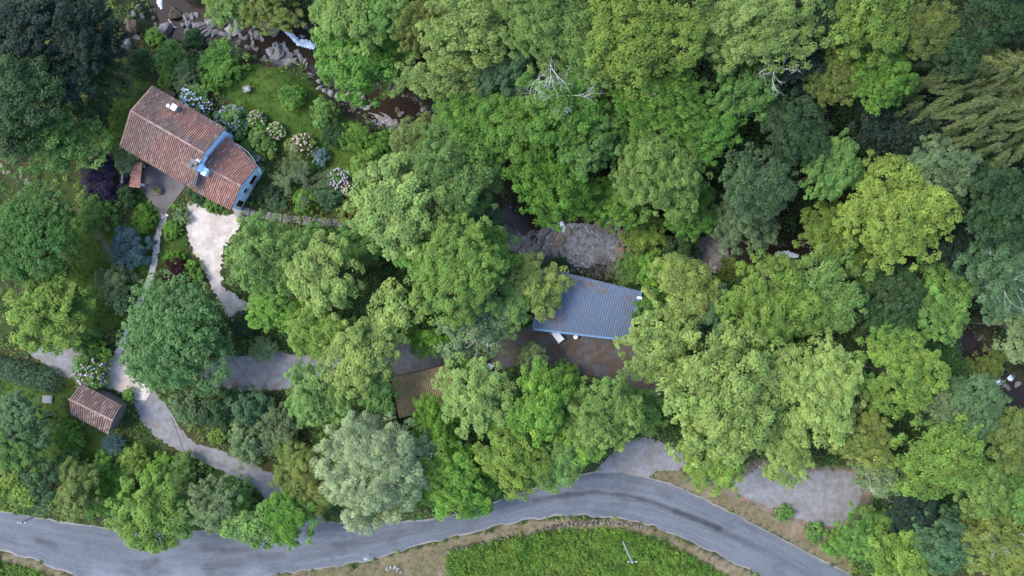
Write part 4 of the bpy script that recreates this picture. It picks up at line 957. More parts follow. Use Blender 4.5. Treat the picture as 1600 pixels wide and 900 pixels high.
def swept_crown(cls, seed, nb=170, leaf=.36):
    """old conifer: long feathery boughs all hanging out to one side of the leaning stem"""
    r = np.random.default_rng(seed); R = CLASSES[cls]; pos = []; tan = []; nrm = []; tint = []; twigs = MB()
    for b_ in range(nb):
        a = b_ * 2.39996; q = math.sqrt((b_ + .5) / nb); st = np.array([q * math.cos(a) * R * .95 + R * .2, q * math.sin(a) * R * .95 + R * .1, R * (.75 * math.sqrt(max(0, 1 - q * q)) + r.uniform(-.25, .12))])
        d0 = unit(np.array([-1, -.42, 0]) + np.append(r.normal(0, .5, 2), 0)); L = r.uniform(1.2, 3.2); m = 14; s = np.linspace(.05, 1, m)
        path = st[None] + d0[None] * (s * L)[:, None]; path[:, 2] += (.25 * s - .75 * s * s) * L * .6
        twigs.tube([tuple(p) for p in path[::4]], [.05, .035, .02, .01], 4, cap=False); side = np.cross(d0, [0, 0, 1.]); bt = r.normal(0, .16)
        for sg in (-1, 1):
            for k in range(m):
                wl = L * .24 * (1.05 - s[k] * .8) * r.uniform(.6, 1.2); td = unit(side * sg * .62 + d0 + np.array([0, 0, -.25])); cnt = max(4, int(wl / leaf * 8)); u = r.random(cnt)
                pos.append(path[k][None] + td[None] * (u * wl)[:, None] + r.normal(0, .06, (cnt, 3))); tan.append(unit(td[None] + r.normal(0, .25, (cnt, 3)))); nrm.append(unit(np.array([0, 0, 1.]) + r.normal(0, .35, (cnt, 3)))); tint.append(.5 + bt + r.normal(0, .1, cnt))
    pos = np.concatenate(pos); ln = leaf * r.uniform(.6, 1.25, len(pos)); V, F = leaf_quads(pos, np.concatenate(nrm), np.concatenate(tan), ln, ln * .24)
    return V, F, np.repeat(np.clip(np.concatenate(tint), 0, 1), 4), twigs.mesh('limbs', m_bark)

CACHE = {}
def plant_meshes(kind, cls, var):
    key = (kind, cls, var)
    if key not in CACHE:
        if kind == 'C': V, F, t, lm = spray_crown(cls, 300 + var, droop=.45, nb={'L': 64, 'M': 44, 'S': 30, 'X': 16}[cls])
        elif kind == 'K': V, F, t, lm = swept_crown(cls, 400 + var)
        elif kind == 'J': V, F, t, lm = spray_crown(cls, 500 + var, droop=.12, nb=38, leaf=.26, flat=True)
        elif kind == 'P':
            r = np.random.default_rng(9 + var); n = 420; az = r.uniform(0, 6.28, n); el = r.uniform(.25, 1.3, n); d = np.stack([np.cos(az) * np.cos(el), np.sin(az) * np.cos(el), np.sin(el)], 1)
            L = CLASSES[cls] * r.uniform(.6, 1.05, n); pos = d * (L * .5)[:, None]; V, F = leaf_quads(pos, unit(np.cross(np.cross(d, [0, 0, 1.]), d) + r.normal(0, .15, (n, 3))), d, L, L * 0 + .07); t = np.repeat(np.clip(.5 + r.normal(0, .2, n), 0, 1), 4); lm = None
        else:
            V, F, t, lobes, lr, cl = crown_parts(kind, cls, var + 1); lm = limbs_mesh(lobes, cl, CLASSES[cls], var, {'L': .34, 'M': .24, 'S': .12, 'X': .06}[cls])
        CACHE[key] = (mesh_np('crown', V, F, m_leaf, tint=t), lm)
    return CACHE[key]
tm = MB(); tm.tube([(0, 0, -.06), (.02, 0, .08), (-.02, .03, .5), (.0, 0, 1)], [1.5, 1.05, .85, .62], 8); TRUNK = tm.mesh('trunk', m_bark, True)
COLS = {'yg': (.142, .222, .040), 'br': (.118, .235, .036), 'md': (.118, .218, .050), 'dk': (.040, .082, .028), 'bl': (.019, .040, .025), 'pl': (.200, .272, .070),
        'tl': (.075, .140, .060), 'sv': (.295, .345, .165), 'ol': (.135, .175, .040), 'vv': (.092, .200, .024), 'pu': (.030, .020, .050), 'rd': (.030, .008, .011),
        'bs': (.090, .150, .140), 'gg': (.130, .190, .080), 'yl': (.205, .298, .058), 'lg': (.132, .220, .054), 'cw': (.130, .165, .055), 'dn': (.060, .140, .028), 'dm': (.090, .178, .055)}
VARN = {'L': 4, 'M': 4, 'S': 3, 'X': 3}
NPLANT = [0]
def plant(kind, u, v, r, h, col, label, name=None, cat=None, group=None, sq=1.0, rz=None, lean=None):
    """a tree or shrub whose crown the photograph shows round (u, v) with radius r pixels; h metres tall"""
    NPLANT[0] += 1; n = NPLANT[0]; rr = random.Random(n * 13 + 5)
    z = 0.0
    r = r * (.965 if h > 3.6 else .97)
    for _ in range(8):
        R = r / PXM * (CAM_H - z - h * .75) / CAM_H
        zr = R * (1.0 if kind in 'CK' else KIND.get(kind, {'zr': .5})['zr']); zc = max(h - zr * .9, R * .28)
        p = P(u, v, z + zc + zr * .45); z = gz(p.x, p.y)
    cls = 'L' if R > 4.9 else 'M' if R > 2.9 else 'S' if R > 1.45 else 'X'
    var = rr.randrange(VARN[cls]) if kind in 'AFSY' else rr.randrange(2)
    if kind in 'WKDJP': var = 0
    me, lm = plant_meshes(kind, cls, var); s = R / CLASSES[cls]
    tree = h > 3.6
    name = name or {'C': 'conifer_tree', 'K': 'conifer_tree', 'W': 'willow_tree'}.get(kind, 'broadleaf_tree') if tree or name else 'shrub'
    cat = cat or ('tree' if tree else 'shrub'); group = group or ('trees round the cottage and along the valley' if tree else 'shrubs of the garden and roadside')
    t = thing(name, label, cat, (p.x, p.y, z), group)
    rot = (0, 0, rr.uniform(0, 6.28)) if rz is None else (0, 0, rz)
    if kind in 'AFWDYS' and tree: rot = (rr.uniform(-.14, .14), rr.uniform(-.14, .14), rot[2])
    sx = s * (rr.uniform(.86, 1.16) if tree else rr.uniform(.93, 1.08)); sc = (sx, s * s / sx, s * rr.uniform(.9, 1.12) * sq)
    if kind == 'J' and lean: sc = (s * lean, s, s)
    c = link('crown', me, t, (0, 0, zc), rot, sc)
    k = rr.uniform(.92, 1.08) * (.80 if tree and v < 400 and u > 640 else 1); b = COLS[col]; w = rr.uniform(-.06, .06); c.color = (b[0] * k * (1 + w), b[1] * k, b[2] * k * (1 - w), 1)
    if lm: link('limbs', lm, t, (0, 0, zc), rot, sc)
    th = max(zc - (R * .55 * s / s if kind not in 'CKJ' else -R * .3), .2); rad = .05 + .028 * R
    link('trunk', TRUNK, t, (0, 0, 0), (0, 0, rr.uniform(0, 6)), (rad, rad, th))
    return t, R, zc, p

def bare(mb, p, d, L, rad, depth, r, up=.1):
    q = [Vector(p)]; dd = Vector(d).normalized()
    for i in range(3):
        dd = (dd + Vector((r.uniform(-.35, .35), r.uniform(-.35, .35), r.uniform(-.15, .25)))).normalized(); q.append(q[-1] + dd * (L / 3))
    mb.tube(q, [rad, rad * .8, rad * .6, rad * .38], 5, cap=False)
    if depth > 0:
        for k in range(r.choice((2, 3, 3))):
            s = q[r.choice((1, 2, 3))]; nd = (dd + Vector((r.uniform(-1, 1), r.uniform(-1, 1), r.uniform(-.3, .4)))).normalized(); bare(mb, s, nd, L * r.uniform(.5, .75), rad * .55, depth - 1, r)
def dead_branches(tree, dirs, L, z, seed, rad=.06, off=(0, 0)):
    t, R, zc, p = tree; r = random.Random(seed); mb = MB()
    for a in dirs:
        d = Vector((math.cos(a), math.sin(a), .18)); bare(mb, Vector((off[0], off[1], z)) + d * .2, d, L * r.uniform(.8, 1.15), rad, 4, r)
    mb.tube([(0, 0, zc - 1), (off[0], off[1], z + .1)], [.08, .04], 6)
    mb.build('dead_branches', m_deadwood, t, label='bleached leafless branches')
# kind, u, v, radius px, height m, colour, label
T = [
# far left, shaded wood
('A', 35, 35, 62, 13, 'bl', 'dark blue-green tree in the top left corner of the photo'),
('A', 112, 30, 50, 12, 'bl', 'near-black bluish tree right of the corner tree at top left'),
('A', 22, 140, 62, 13, 'dk', 'large dark green tree at the left edge above the bright leafy one'),
('F', 95, 108, 52, 10, 'bl', 'deep shaded bluish tree between the top left wood and the cottage'),
('F', 135, 165, 34, 4.5, 'dk', 'dark low tree with sparse green leaves left of the cottage roof'),
('A', 62, 214, 52, 9, 'md', 'leafy mid-green tree above the stepping stones'),
('A', 122, 232, 38, 7, 'md', 'green tree with bright tips right above the purple bush'),
('A', 8, 210, 40, 11, 'dk', 'dark tree cut by the left edge above the stepping stones'),
('F', 160, 120, 36, 6, 'dk', 'dim green tree above left of the cottage roof'),
('F', 150, 60, 36, 7, 'bl', 'dusky tree at the left end of the upper stream'),
('D', 50, 374, 76, 9, 'dn', 'big round dense green tree at the left edge below the stepping stones'),
('A', 66, 490, 60, 8, 'yg', 'spreading yellow-green tree above the small gravel patch'),
('F', 118, 470, 24, 5, 'md', 'small green tree tucked against the yellow-green one'),
('D', 276, 530, 90, 8.5, 'dm', 'large round tree standing over the white drive'),
('F', 30, 665, 48, 6.5, 'tl', 'dark bluish tree on the lawn left of the small tiled shed'),
# bottom left
('A', 15, 705, 40, 7, 'md', 'green tree at the left edge below the bluish lawn tree'),
('A', 8, 765, 36, 7, 'yg', 'yellow-green tree at the left edge of the road'),
('F', 60, 762, 40, 6, 'tl', 'blue-green tree above the leaning utility pole'),
('A', 115, 770, 40, 6, 'ol', 'olive tree right of the leaning utility pole'),
('A', 226, 806, 58, 8, 'yg', 'bright yellow-green tree overhanging the road at lower left'),
('A', 270, 812, 32, 7, 'lg', 'lighter green tree joined to the right of the yellow-green roadside tree'),
('F', 330, 790, 44, 7, 'gg', 'grey-green tree by the road right of the yellow-green one'),
('A', 392, 822, 36, 7, 'lg', 'light green tree overhanging the road before the teal bin'),
('A', 452, 812, 42, 8, 'vv', 'bright green tree just left of the teal bin'),
('Y', 474, 752, 52, 8, 'ol', 'dark olive feathery tree left of the silver willow'),
('W', 578, 738, 84, 12, 'sv', 'silvery grey-green willow beside the road'),
('F', 640, 715, 40, 9, 'gg', 'grey-green tree with bare twigs pressed against the silver willow'),
# middle left
('F', 412, 404, 62, 10, 'lg', 'bright green tree right of the white gravel yard'),
('F', 432, 478, 44, 8, 'br', 'green tree below the one beside the white gravel yard'),
('A', 505, 428, 58, 11, 'pl', 'pale green tree between two brighter ones in the middle left'),
('A', 500, 512, 50, 9, 'yg', 'yellow-green tree above the grey gravel track'),
('A', 556, 562, 56, 11, 'pl', 'pale green tree standing over the gravel track'),
('F', 498, 618, 54, 9, 'lg', 'rounded yellowish tree just below the gravel track'),
('F', 590, 618, 30, 8, 'md', 'green tree in front of the left side of the brown shed'),
('A', 616, 486, 40, 9, 'pl', 'small pale tree above the gravel track near the dark gap'),
('F', 575, 490, 26, 6, 'dk', 'dark low tree in the gap between two pale ones'),
('A', 618, 320, 70, 13, 'pl', 'broad pale green tree right of the lilac hydrangea'),
('F', 565, 375, 34, 5, 'md', 'low green tree below the garden steps'),
('A', 708, 265, 80, 14, 'lg', 'large light green tree above the pale dome'),
('A', 750, 195, 74, 13, 'br', 'wide green tree below the pale crown beside the dark pool'),
('A', 655, 215, 40, 9, 'pl', 'pale leafy tree at the right end of the dark pool'),
('F', 742, 335, 44, 8, 'tl', 'blue-green tree right of the pale dome'),
('A', 712, 420, 76, 14, 'yg', 'big yellow-green tree left of the blue roof'),
('F', 655, 400, 36, 9, 'br', 'bright green tree wedged between the pale and the yellow-green one'),
('A', 770, 395, 36, 10, 'br', 'vivid tree right beside the pale boulders of the gravel pool'),
('A', 740, 505, 60, 10, 'gg', 'pale olive tree with grey twigs over the brown yard'),
('A', 832, 450, 50, 8, 'pl', 'pale green tree covering the left corner of the blue roof'),
('F', 790, 478, 36, 9, 'lg', 'yellowish green tree below the one on the blue roof corner'),
('F', 668, 530, 28, 6, 'vv', 'vivid green low tree above the brown shed'),
# top middle
('F', 420, 12, 46, 8, 'ol', 'olive green tree over the rapids at the top edge'),
('F', 350, 2, 40, 8, 'lg', 'light green tree overhanging the upper stream at the top edge'),
('F', 555, 85, 68, 12, 'br', 'large fresh green tree right of the white rapids'),
('A', 540, 25, 54, 13, 'lg', 'light green tree above the fresh green one at the top edge'),
('F', 605, 108, 38, 10, 'lg', 'green tree leaning over the dark brown pool'),
('F', 600, 15, 44, 11, 'md', 'darker green tree with fine twigs at the top edge'),
('F', 660, 35, 46, 11, 'ol', 'yellow-olive tree right of the shaded gap at the top'),
('A', 690, 110, 52, 13, 'pl', 'pale yellow-green tree beside the shaded gully'),
('A', 735, 40, 66, 14, 'pl', 'tall pale tree at the top between two yellow-green ones'),
('F', 790, 110, 46, 11, 'tl', 'shaded bluish tree between the pale crown and the dead branches'),
('A', 868, 40, 80, 15, 'lg', 'broad yellowish tree at the top with grey twigs showing'),
('A', 1000, 42, 96, 16, 'yg', 'huge yellow-green tree at the top middle of the photo'),
('F', 940, 90, 42, 13, 'lg', 'lighter green tree filling the fork between the two big top ones'),
('A', 880, 155, 66, 13, 'br', 'green tree crowned by bleached dead branches'),
('F', 1030, 152, 74, 13, 'br', 'rounded fine-leaved tree right of the dead branches'),
('F', 1165, 130, 62, 11, 'md', 'mid-green tree below the pale top one with a dead branch'),
('A', 1200, 40, 84, 15, 'pl', 'tall pale green tree at the top right of centre'),
('F', 1130, 35, 44, 12, 'lg', 'soft green tree between the huge yellow-green and the tall pale one'),
('A', 815, 195, 50, 11, 'br', 'green tree left below the dead branches'),
('F', 928, 215, 56, 11, 'md', 'green tree under the dead branches towards the gravel pool'),
('F', 1095, 205, 58, 11, 'br', 'rounded green tree in the middle of the wood, above the dark gully'),
# middle
('F', 862, 285, 64, 11, 'vv', 'deep green tree overhanging the left of the gravel pool'),
('F', 962, 315, 46, 9, 'br', 'bright green tree overhanging the right of the gravel pool'),
('A', 1035, 265, 74, 13, 'lg', 'large light green tree behind the gravel pool'),
('F', 1085, 330, 42, 9, 'br', 'bright green tree left of the shaded gully'),
('A', 1185, 285, 56, 13, 'tl', 'bluish green tree on the right side of the shaded gully'),
('F', 1165, 350, 50, 10, 'gg', 'grey-green drooping tree at the foot of the shaded gully'),
('F', 1012, 362, 32, 5, 'yg', 'yellow-green low tree over the boulders at the pool end'),
('F', 1060, 378, 34, 4.5, 'dk', 'dark low tree on the bank above the blue stream pool'),
('A', 1068, 455, 54, 10, 'pl', 'pale green tree right of the blue roof'),
('F', 1035, 425, 30, 5, 'br', 'bright low tree on the bank behind the blue roof'),
('F', 1015, 480, 26, 5, 'md', 'green tree at the right edge of the blue roof'),
('A', 1032, 545, 58, 10, 'pl', 'pale tree overlapping the right corner of the blue roof'),
('F', 1130, 500, 46, 9, 'tl', 'dark bluish tree in the hollow right of the blue roof'),
('A', 1210, 470, 80, 13, 'yg', 'large yellow-green tree below the far rapids'),
('A', 1292, 455, 64, 13, 'lg', 'light green tree right of the yellow-green one below the far rapids'),
('F', 1172, 545, 44, 10, 'br', 'green tree between the hollow and the big roadside crowns'),
# right
('A', 1405, 325, 88, 15, 'yl', 'big bright yellow-green tree standing out in the dark wood at right'),
('A', 1308, 372, 54, 13, 'yg', 'yellow-green tree joined to the lower left of the big bright one'),
('F', 1305, 262, 48, 12, 'md', 'mid-green tree above left of the big bright one'),
('F', 1250, 205, 58, 12, 'dk', 'dark green tree beside the dark gap in the upper right wood'),
('F', 1248, 92, 40, 11, 'bl', 'dark teal tree under the tall pale one'),
('F', 1310, 115, 48, 11, 'ol', 'olive tree left of the bright green round crown'),
('F', 1380, 118, 50, 12, 'br', 'bright green round tree in the upper right wood'),
('A', 1365, 18, 62, 14, 'yg', 'yellowish tree at the top edge right'),
('A', 1450, 35, 46, 13, 'ol', 'olive tree with bare twigs at the top edge beside the yellowish one'),
('F', 1290, 15, 40, 12, 'dk', 'dark tree at the top edge between the pale and the yellowish ones'),
('F', 1490, 70, 48, 12, 'dk', 'dark tree above the drooping conifer'),
('F', 1570, 15, 56, 13, 'dk', 'dark green tree in the top right corner'),
('F', 1370, 200, 40, 9, 'bl', 'blackish tree below the bright green round crown'),
('F', 1440, 215, 46, 10, 'bl', 'shaded bluish tree left of the drooping conifer'),
('F', 1475, 262, 50, 13, 'gg', 'grey-green tree at the upper right of the big bright one'),
('F', 1560, 320, 66, 14, 'dk', 'dark green tree at the right edge below the drooping conifer'),
('F', 1500, 380, 46, 10, 'bl', 'black-green tree in shade right of the big bright one'),
('F', 1570, 430, 66, 14, 'tl', 'dusky teal tree with pale stems at the right edge'),
('F', 1470, 470, 58, 12, 'md', 'green tree in front of the shaded wood at right'),
('F', 1395, 475, 54, 11, 'dk', 'dark green tree below the big bright one'),
('F', 1400, 530, 40, 10, 'md', 'middle-green tree above the dense olive crown'),
('F', 1348, 430, 34, 10, 'md', 'dim tree in the notch below the big bright one'),
('A', 1595, 510, 40, 12, 'gg', 'grey-green tree at the right edge above the deep blue pool'),
('A', 1140, 625, 104, 15, 'pl', 'huge pale green tree in the lower middle right'),
('A', 1285, 610, 76, 14, 'pl', 'large pale tree right of the huge pale one'),
('F', 1410, 585, 66, 13, 'yg', 'dense rounded olive-yellow tree in the lower right wood'),
('F', 1345, 682, 50, 12, 'ol', 'olive tree above the lay-by'),
('A', 1228, 700, 50, 11, 'pl', 'pale yellowish tree overhanging the lay-by'),
('A', 1115, 725, 48, 11, 'yg', 'yellow-green tree between the road apron and the lay-by'),
('F', 1378, 742, 34, 9, 'gg', 'pale grey-green tree at the right end of the lay-by'),
('A', 1470, 715, 66, 13, 'yg', 'bright yellow-green tree right of the lay-by'),
('A', 1540, 765, 46, 11, 'lg', 'paler green tree below right of the bright one beside the lay-by'),
('F', 1525, 640, 50, 12, 'tl', 'blue-green tree left of the deep blue pool'),
('F', 1470, 640, 34, 11, 'gg', 'greyish tree between the olive-yellow crown and the blue-green one'),
('F', 1590, 690, 52, 12, 'ol', 'olive tree at the right edge below the deep blue pool'),
('F', 1360, 838, 46, 6, 'md', 'dark green low tree beside the bottom end of the lay-by'),
('A', 1412, 872, 58, 8, 'yg', 'yellowish tree at the bottom edge right of the road'),
('F', 1480, 845, 54, 9, 'tl', 'bluish green tree near the bottom right'),
('F', 1432, 805, 44, 8, 'bl', 'dark bluish tree in the shade below the lay-by end'),
('F', 1560, 850, 60, 10, 'ol', 'olive tree in the bottom right corner'),
('F', 1590, 780, 44, 10, 'md', 'green tree at the right edge near the bottom'),
# centre bottom
('A', 742, 622, 58, 12, 'pl', 'pale green tree right of the brown shed'),
('F', 680, 664, 42, 8, 'vv', 'vivid yellow-green tree covering the corner of the brown shed'),
('A', 845, 632, 54, 12, 'br', 'bright green tree below the brown yard'),
('F', 945, 648, 60, 12, 'lg', 'broad green tree between the brown yard and the road apron'),
('F', 695, 742, 66, 9, 'br', 'vivid green leafy tree along the road right of the willow'),
('A', 800, 715, 54, 11, 'yg', 'yellow-green tree near the road below the pale one'),
('A', 868, 720, 46, 10, 'lg', 'light green tree at the road edge left of the apron'),
('F', 905, 690, 40, 10, 'br', 'green tree next to the road apron'),
('F', 745, 765, 36, 6, 'vv', 'low vivid green tree touching the road edge'),
('F', 1005, 645, 34, 8, 'md', 'green tree by the end of the brown yard'),
('F', 795, 660, 36, 10, 'br', 'fresh green tree in the middle of the lower grove'),
('F', 830, 560, 22, 5, 'gg', 'thin grey-green sapling at the edge of the brown yard'),
]
S = [
('S', 145, 328, 34, 2.6, 'md', 'green bush left below the purple bush'),
('Y', 160, 275, 32, 2.6, 'pu', 'dark purple bush left of the terrace'),
('S', 200, 245, 26, 2.8, 'gg', 'grey-green bush behind the terrace shelter'),
('S', 195, 300, 22, 1.8, 'dk', 'dark bush below the terrace shelter'),
('S', 178, 445, 33, 2.0, 'gg', 'grey-green bush by the bend of the garden path'),
('Y', 272, 432, 25, 1.6, 'rd', 'dark red bush between the white path and the white yard'),
('S', 190, 480, 12, 1.0, 'sv', 'small pale clipped ball bush by the white path'),
('S', 130, 535, 24, 1.8, 'md', 'green bush right of the yellow-green tree by the gravel patch'),
('S', 155, 552, 18, 1.6, 'br', 'bright bush above the hydrangea at the white drive'),
('S', 455, 150, 20, 1.6, 'br', 'round green bush alone on the lawn'),
('S', 288, 118, 20, 1.6, 'gg', 'pale green rounded bush above the white hydrangea'),
('S', 345, 100, 36, 2.2, 'br', 'wide bright green bush between stream and lawn'),
('S', 262, 92, 26, 1.8, 'md', 'green bush on the stream bank above the cottage'),
('S', 300, 60, 17, 1.4, 'dk', 'dark grassy bush among the upper boulders'),
('S', 240, 60, 18, 1.4, 'br', 'green tussock between the upper boulders at left'),
('S', 215, 100, 20, 1.6, 'dk', 'dark leafy bush left of the stream bank bush'),
('S', 262, 122, 15, 1.4, 'yg', 'yellowish bush at the top corner of the cottage roof'),
('S', 500, 245, 14, 1.2, 'bs', 'small grey-blue ball bush on the lawn'),
('J', 462, 278, 54, 2.2, 'gg', 'spreading star-branched evergreen right of the cottage wing'),
('S', 416, 302, 18, 1.6, 'dk', 'dark green bush against the blue gable wall'),
('S', 428, 311, 19, 1.6, 'tl', 'blue-green bush above the start of the garden steps'),
('S', 478, 311, 22, 1.8, 'br', 'bright green bush above the middle of the garden steps'),
('S', 514, 310, 20, 1.8, 'tl', 'bluish bush below the lilac hydrangea'),
('S', 570, 258, 24, 2.6, 'yg', 'tall yellowish bush right of the lawn'),
('S', 542, 330, 18, 1.6, 'ol', 'olive bush at the right end of the garden steps'),
('S', 520, 210, 20, 1.5, 'dk', 'dark bush at the right of the lawn'),
('S', 555, 215, 24, 1.8, 'br', 'light green bush between lawn and dark pool'),
('S', 505, 175, 22, 1.8, 'md', 'green bush on the bank below the pale stones'),
('S', 595, 225, 20, 1.8, 'br', 'bright bush at the end of the gravel by the dark pool'),
('S', 405, 222, 26, 1.8, 'md', 'fern-like green bush below the pink hydrangea'),
('S', 492, 374, 30, 1.8, 'md', 'dark leafy bush just under the garden steps'),
('S', 545, 376, 18, 1.8, 'br', 'bright small bush under the garden steps'),
('S', 580, 395, 24, 1.8, 'ol', 'brownish olive bush in the dark gap below the garden steps'),
('Y', 203, 384, 30, 1.7, 'bs', 'feathery blue-grey conifer bush beside the white path'),
('S', 225, 340, 20, 1.2, 'vv', 'bright lawn-green bush at the lower left edge of the terrace'),
('S', 268, 358, 15, 1.1, 'br', 'round bush between terrace and white yard, upper one'),
('S', 283, 338, 13, 1.0, 'gg', 'pale bush between terrace and white yard, close to the roof'),
('S', 310, 305, 16, 1.0, 'dk', 'dark bush under the eaves beside the white yard'),
('S', 330, 318, 14, .9, 'md', 'low green bush under the eaves beside the white yard'),
('S', 270, 405, 16, 1.1, 'vv', 'vivid green clipped bush right of the white path'),
('S', 300, 425, 18, 1.2, 'br', 'green bush at the left edge of the white yard'),
('S', 380, 505, 22, 1.8, 'dk', 'dark round bush in the fork of the white yard'),
('S', 410, 546, 20, 2.2, 'gg', 'pale yellowish bush at the corner of the gravel track'),
('P', 178, 693, 26, 1.5, 'bs', 'blue-green sword-leaved clump below the small tiled shed'),
('S', 103, 682, 24, 1.8, 'br', 'leafy green bush left below the small tiled shed'),
('S', 200, 618, 12, 1.0, 'md', 'small bush between the shed roof and the white drive'),
('S', 292, 640, 24, 2.0, 'gg', 'grey-green bush at the top of the driveway'),
('S', 340, 640, 36, 3.0, 'dk', 'dark green bush below the big round tree and the track'),
('S', 390, 640, 34, 3.0, 'tl', 'blue-green bush below the gravel track'),
('S', 340, 680, 16, 1.2, 'yg', 'yellow-green little bush at the driveway bend'),
('S', 388, 692, 36, 2.8, 'gg', 'round grey-green bush beside the driveway'),
('S', 430, 665, 34, 3.0, 'gg', 'grey leafy bush right of the round grey-green one'),
('S', 448, 700, 22, 2.0, 'md', 'green bush at the end of the driveway'),
('S', 165, 732, 28, 2.2, 'br', 'green bush on the bank below the sword-leaved clump'),
('S', 205, 725, 26, 2.0, 'yg', 'yellow-green bush on the bank above the road'),
('S', 245, 738, 28, 2.2, 'br', 'bright bush on the bank right of the yellow-green one'),
('S', 285, 735, 26, 2.0, 'lg', 'light green bush on the bank near the driveway'),
('S', 150, 780, 30, 2.6, 'br', 'green bush between the olive and the bright roadside trees'),
('S', 175, 765, 28, 2.4, 'vv', 'vivid bush above the bright roadside tree'),
('S', 372, 768, 22, 1.6, 'md', 'green bush under the lower bend of the driveway'),
('S', 365, 800, 28, 2.4, 'br', 'green bush between the grey-green and light green roadside trees'),
('S', 100, 730, 30, 2.2, 'md', 'green bush in the bottom left slope above the olive tree'),
('S', 1225, 802, 14, .9, 'md', 'green bush on the verge between lay-by and road'),
('S', 1275, 832, 16, 1.0, 'md', 'green bush on the verge near the bottom of the lay-by'),
('S', 1315, 850, 26, 1.8, 'br', 'light green bush at the right end of the verge'),
('S', 985, 425, 30, 1.8, 'md', 'green bush on the stream bank behind the blue roof'),
('S', 876, 414, 14, 1.0, 'dk', 'dark bush on the bank between gravel pool and blue roof'),
('S', 1035, 400, 28, 2.2, 'yg', 'yellow-green bush beside the blue stream pool'),
('S', 1145, 430, 26, 2.0, 'ol', 'olive bush on the pale gravel right of the stream'),
('S', 735, 572, 26, 2.0, 'vv', 'vivid bush right of the brown shed roof'),
('S', 880, 590, 26, 2.2, 'br', 'green bush at the lower edge of the brown yard'),
('S', 600, 655, 30, 2.6, 'dk', 'dark bush in the gap left of the brown shed'),
('S', 1545, 575, 30, 2.4, 'ol', 'dry brownish bush at the edge of the deep blue pool'),
]
trees = {}
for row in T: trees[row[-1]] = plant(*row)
for row in S: plant(*row)
# the drooping conifer at the right, its boughs swept one way; a second one behind
plant('K', 1545, 165, 112, 13, 'cw', 'large drooping conifer with feathery olive boughs at upper right', rz=0.0)
plant('C', 1590, 105, 60, 14, 'cw', 'smaller drooping conifer at the right edge above the large one')
# hedge: one clipped body
hp = [G(u, v) for u, v in ((-30, 566), (0, 572), (30, 580), (60, 588), (88, 596))]
t = thing('hedge', 'thick rounded grey-green hedge along the gravel patch at left', 'hedge', hp[2])
r = np.random.default_rng(5); n = 9000; s = r.random(n); c = np.array([(p.x, p.y) for p in hp]); ii = np.minimum((s * 4).astype(int), 3); f = (s * 4 - ii)[:, None]
cen = c[ii] * (1 - f) + c[ii + 1] * f; d = unit(r.normal(size=(n, 3))); d[:, 2] = np.abs(d[:, 2])
wv = 1.45 + .3 * smooth_noise(cen[:, 0], cen[:, 1], 1.2, 9)
pos = np.concatenate([cen, np.zeros((n, 1))], 1) + d * wv[:, None] * np.array([1, 1, 1.15]) * r.uniform(.8, 1.06, (n, 1)) - np.array(hp[2])
ln = .22 * r.uniform(.7, 1.3, n); V, F = leaf_quads(pos, unit(d + r.normal(0, .35, (n, 3))), r.normal(size=(n, 3)), ln, ln * .55)
o = link('foliage', mesh_np('foliage', V, F, m_leaf, tint=np.repeat(np.clip(.5 + r.normal(0, .2, n), 0, 1), 4)), t); o.color = (.085, .14, .075, 1)
for k in np.linspace(0, 1, 7): q = hp[min(int(k * 4), 3)].lerp(hp[min(int(k * 4), 3) + 1], k * 4 - min(int(k * 4), 3)) - hp[2]; MB().tube([q, q + Vector((.1, .05, 1.1))], [.06, .03], 5).build('stem', m_bark, t)
# dead wood in the crowns
dead_branches(trees['green tree crowned by bleached dead branches'], (2.9, 3.5, .6, -.5, 1.2, 4.6), 2.2, 12.4, 4, .03, (0, .3))
dead_branches(trees['tall pale green tree at the top right of centre'], (5.6, 4.4, 3.6), 1.7, 12.3, 5, .03, (1.0, -3.8))
dead_branches(trees['broad yellowish tree at the top with grey twigs showing'], (3.9, 4.6, 5.2), 2.2, 12.6, 6, .03, (-.5, -4.0))
dead_branches(trees['grey-green tree with bare twigs pressed against the silver willow'], (.3, 1.2, 5.4), 1.9, 8.6, 7, .03)
dead_branches(trees['pale olive tree with grey twigs over the brown yard'], (4.2, 5.1, 5.9, .4), 1.4, 8.6, 8, .026, (.5, -.8))
dead_branches(trees['rounded fine-leaved tree right of the dead branches'], (1.8, 4.2), 1.2, 12.6, 9, .028, (-.2, 1.5))
dead_branches(trees['pale grey-green tree at the right end of the lay-by'], (3.6, 4.4, 5.3), 1.6, 8.4, 10, .028)
dead_branches(trees['dusky teal tree with pale stems at the right edge'], (2.2, 4.2, 5.2), 2.6, 12.6, 11, .03)
dead_branches(trees['olive tree in the bottom right corner'], (.6, 2.6, 3.4), 1.7, 9.4, 12, .024)
# leafless grey shrub by the blue roof
p = G(940, 415); t = thing('bare_shrub', 'leafless grey-brown thicket beside the top edge of the blue roof', 'shrub', p); mb = MB(); r_ = random.Random(3)
m_twig = mat_plain('grey_twig', (.34, .30, .27), rough=.85, noise=.2, scale=5, bump=.1)
for k in range(30): a = r_.uniform(0, 6.28); bare(mb, (r_.uniform(-1, 1), r_.uniform(-.6, .6), 0), (math.cos(a) * .8, math.sin(a) * .6, .8), r_.uniform(1.4, 2.6), .03, 3, r_)
mb.build('twigs', m_twig, t)

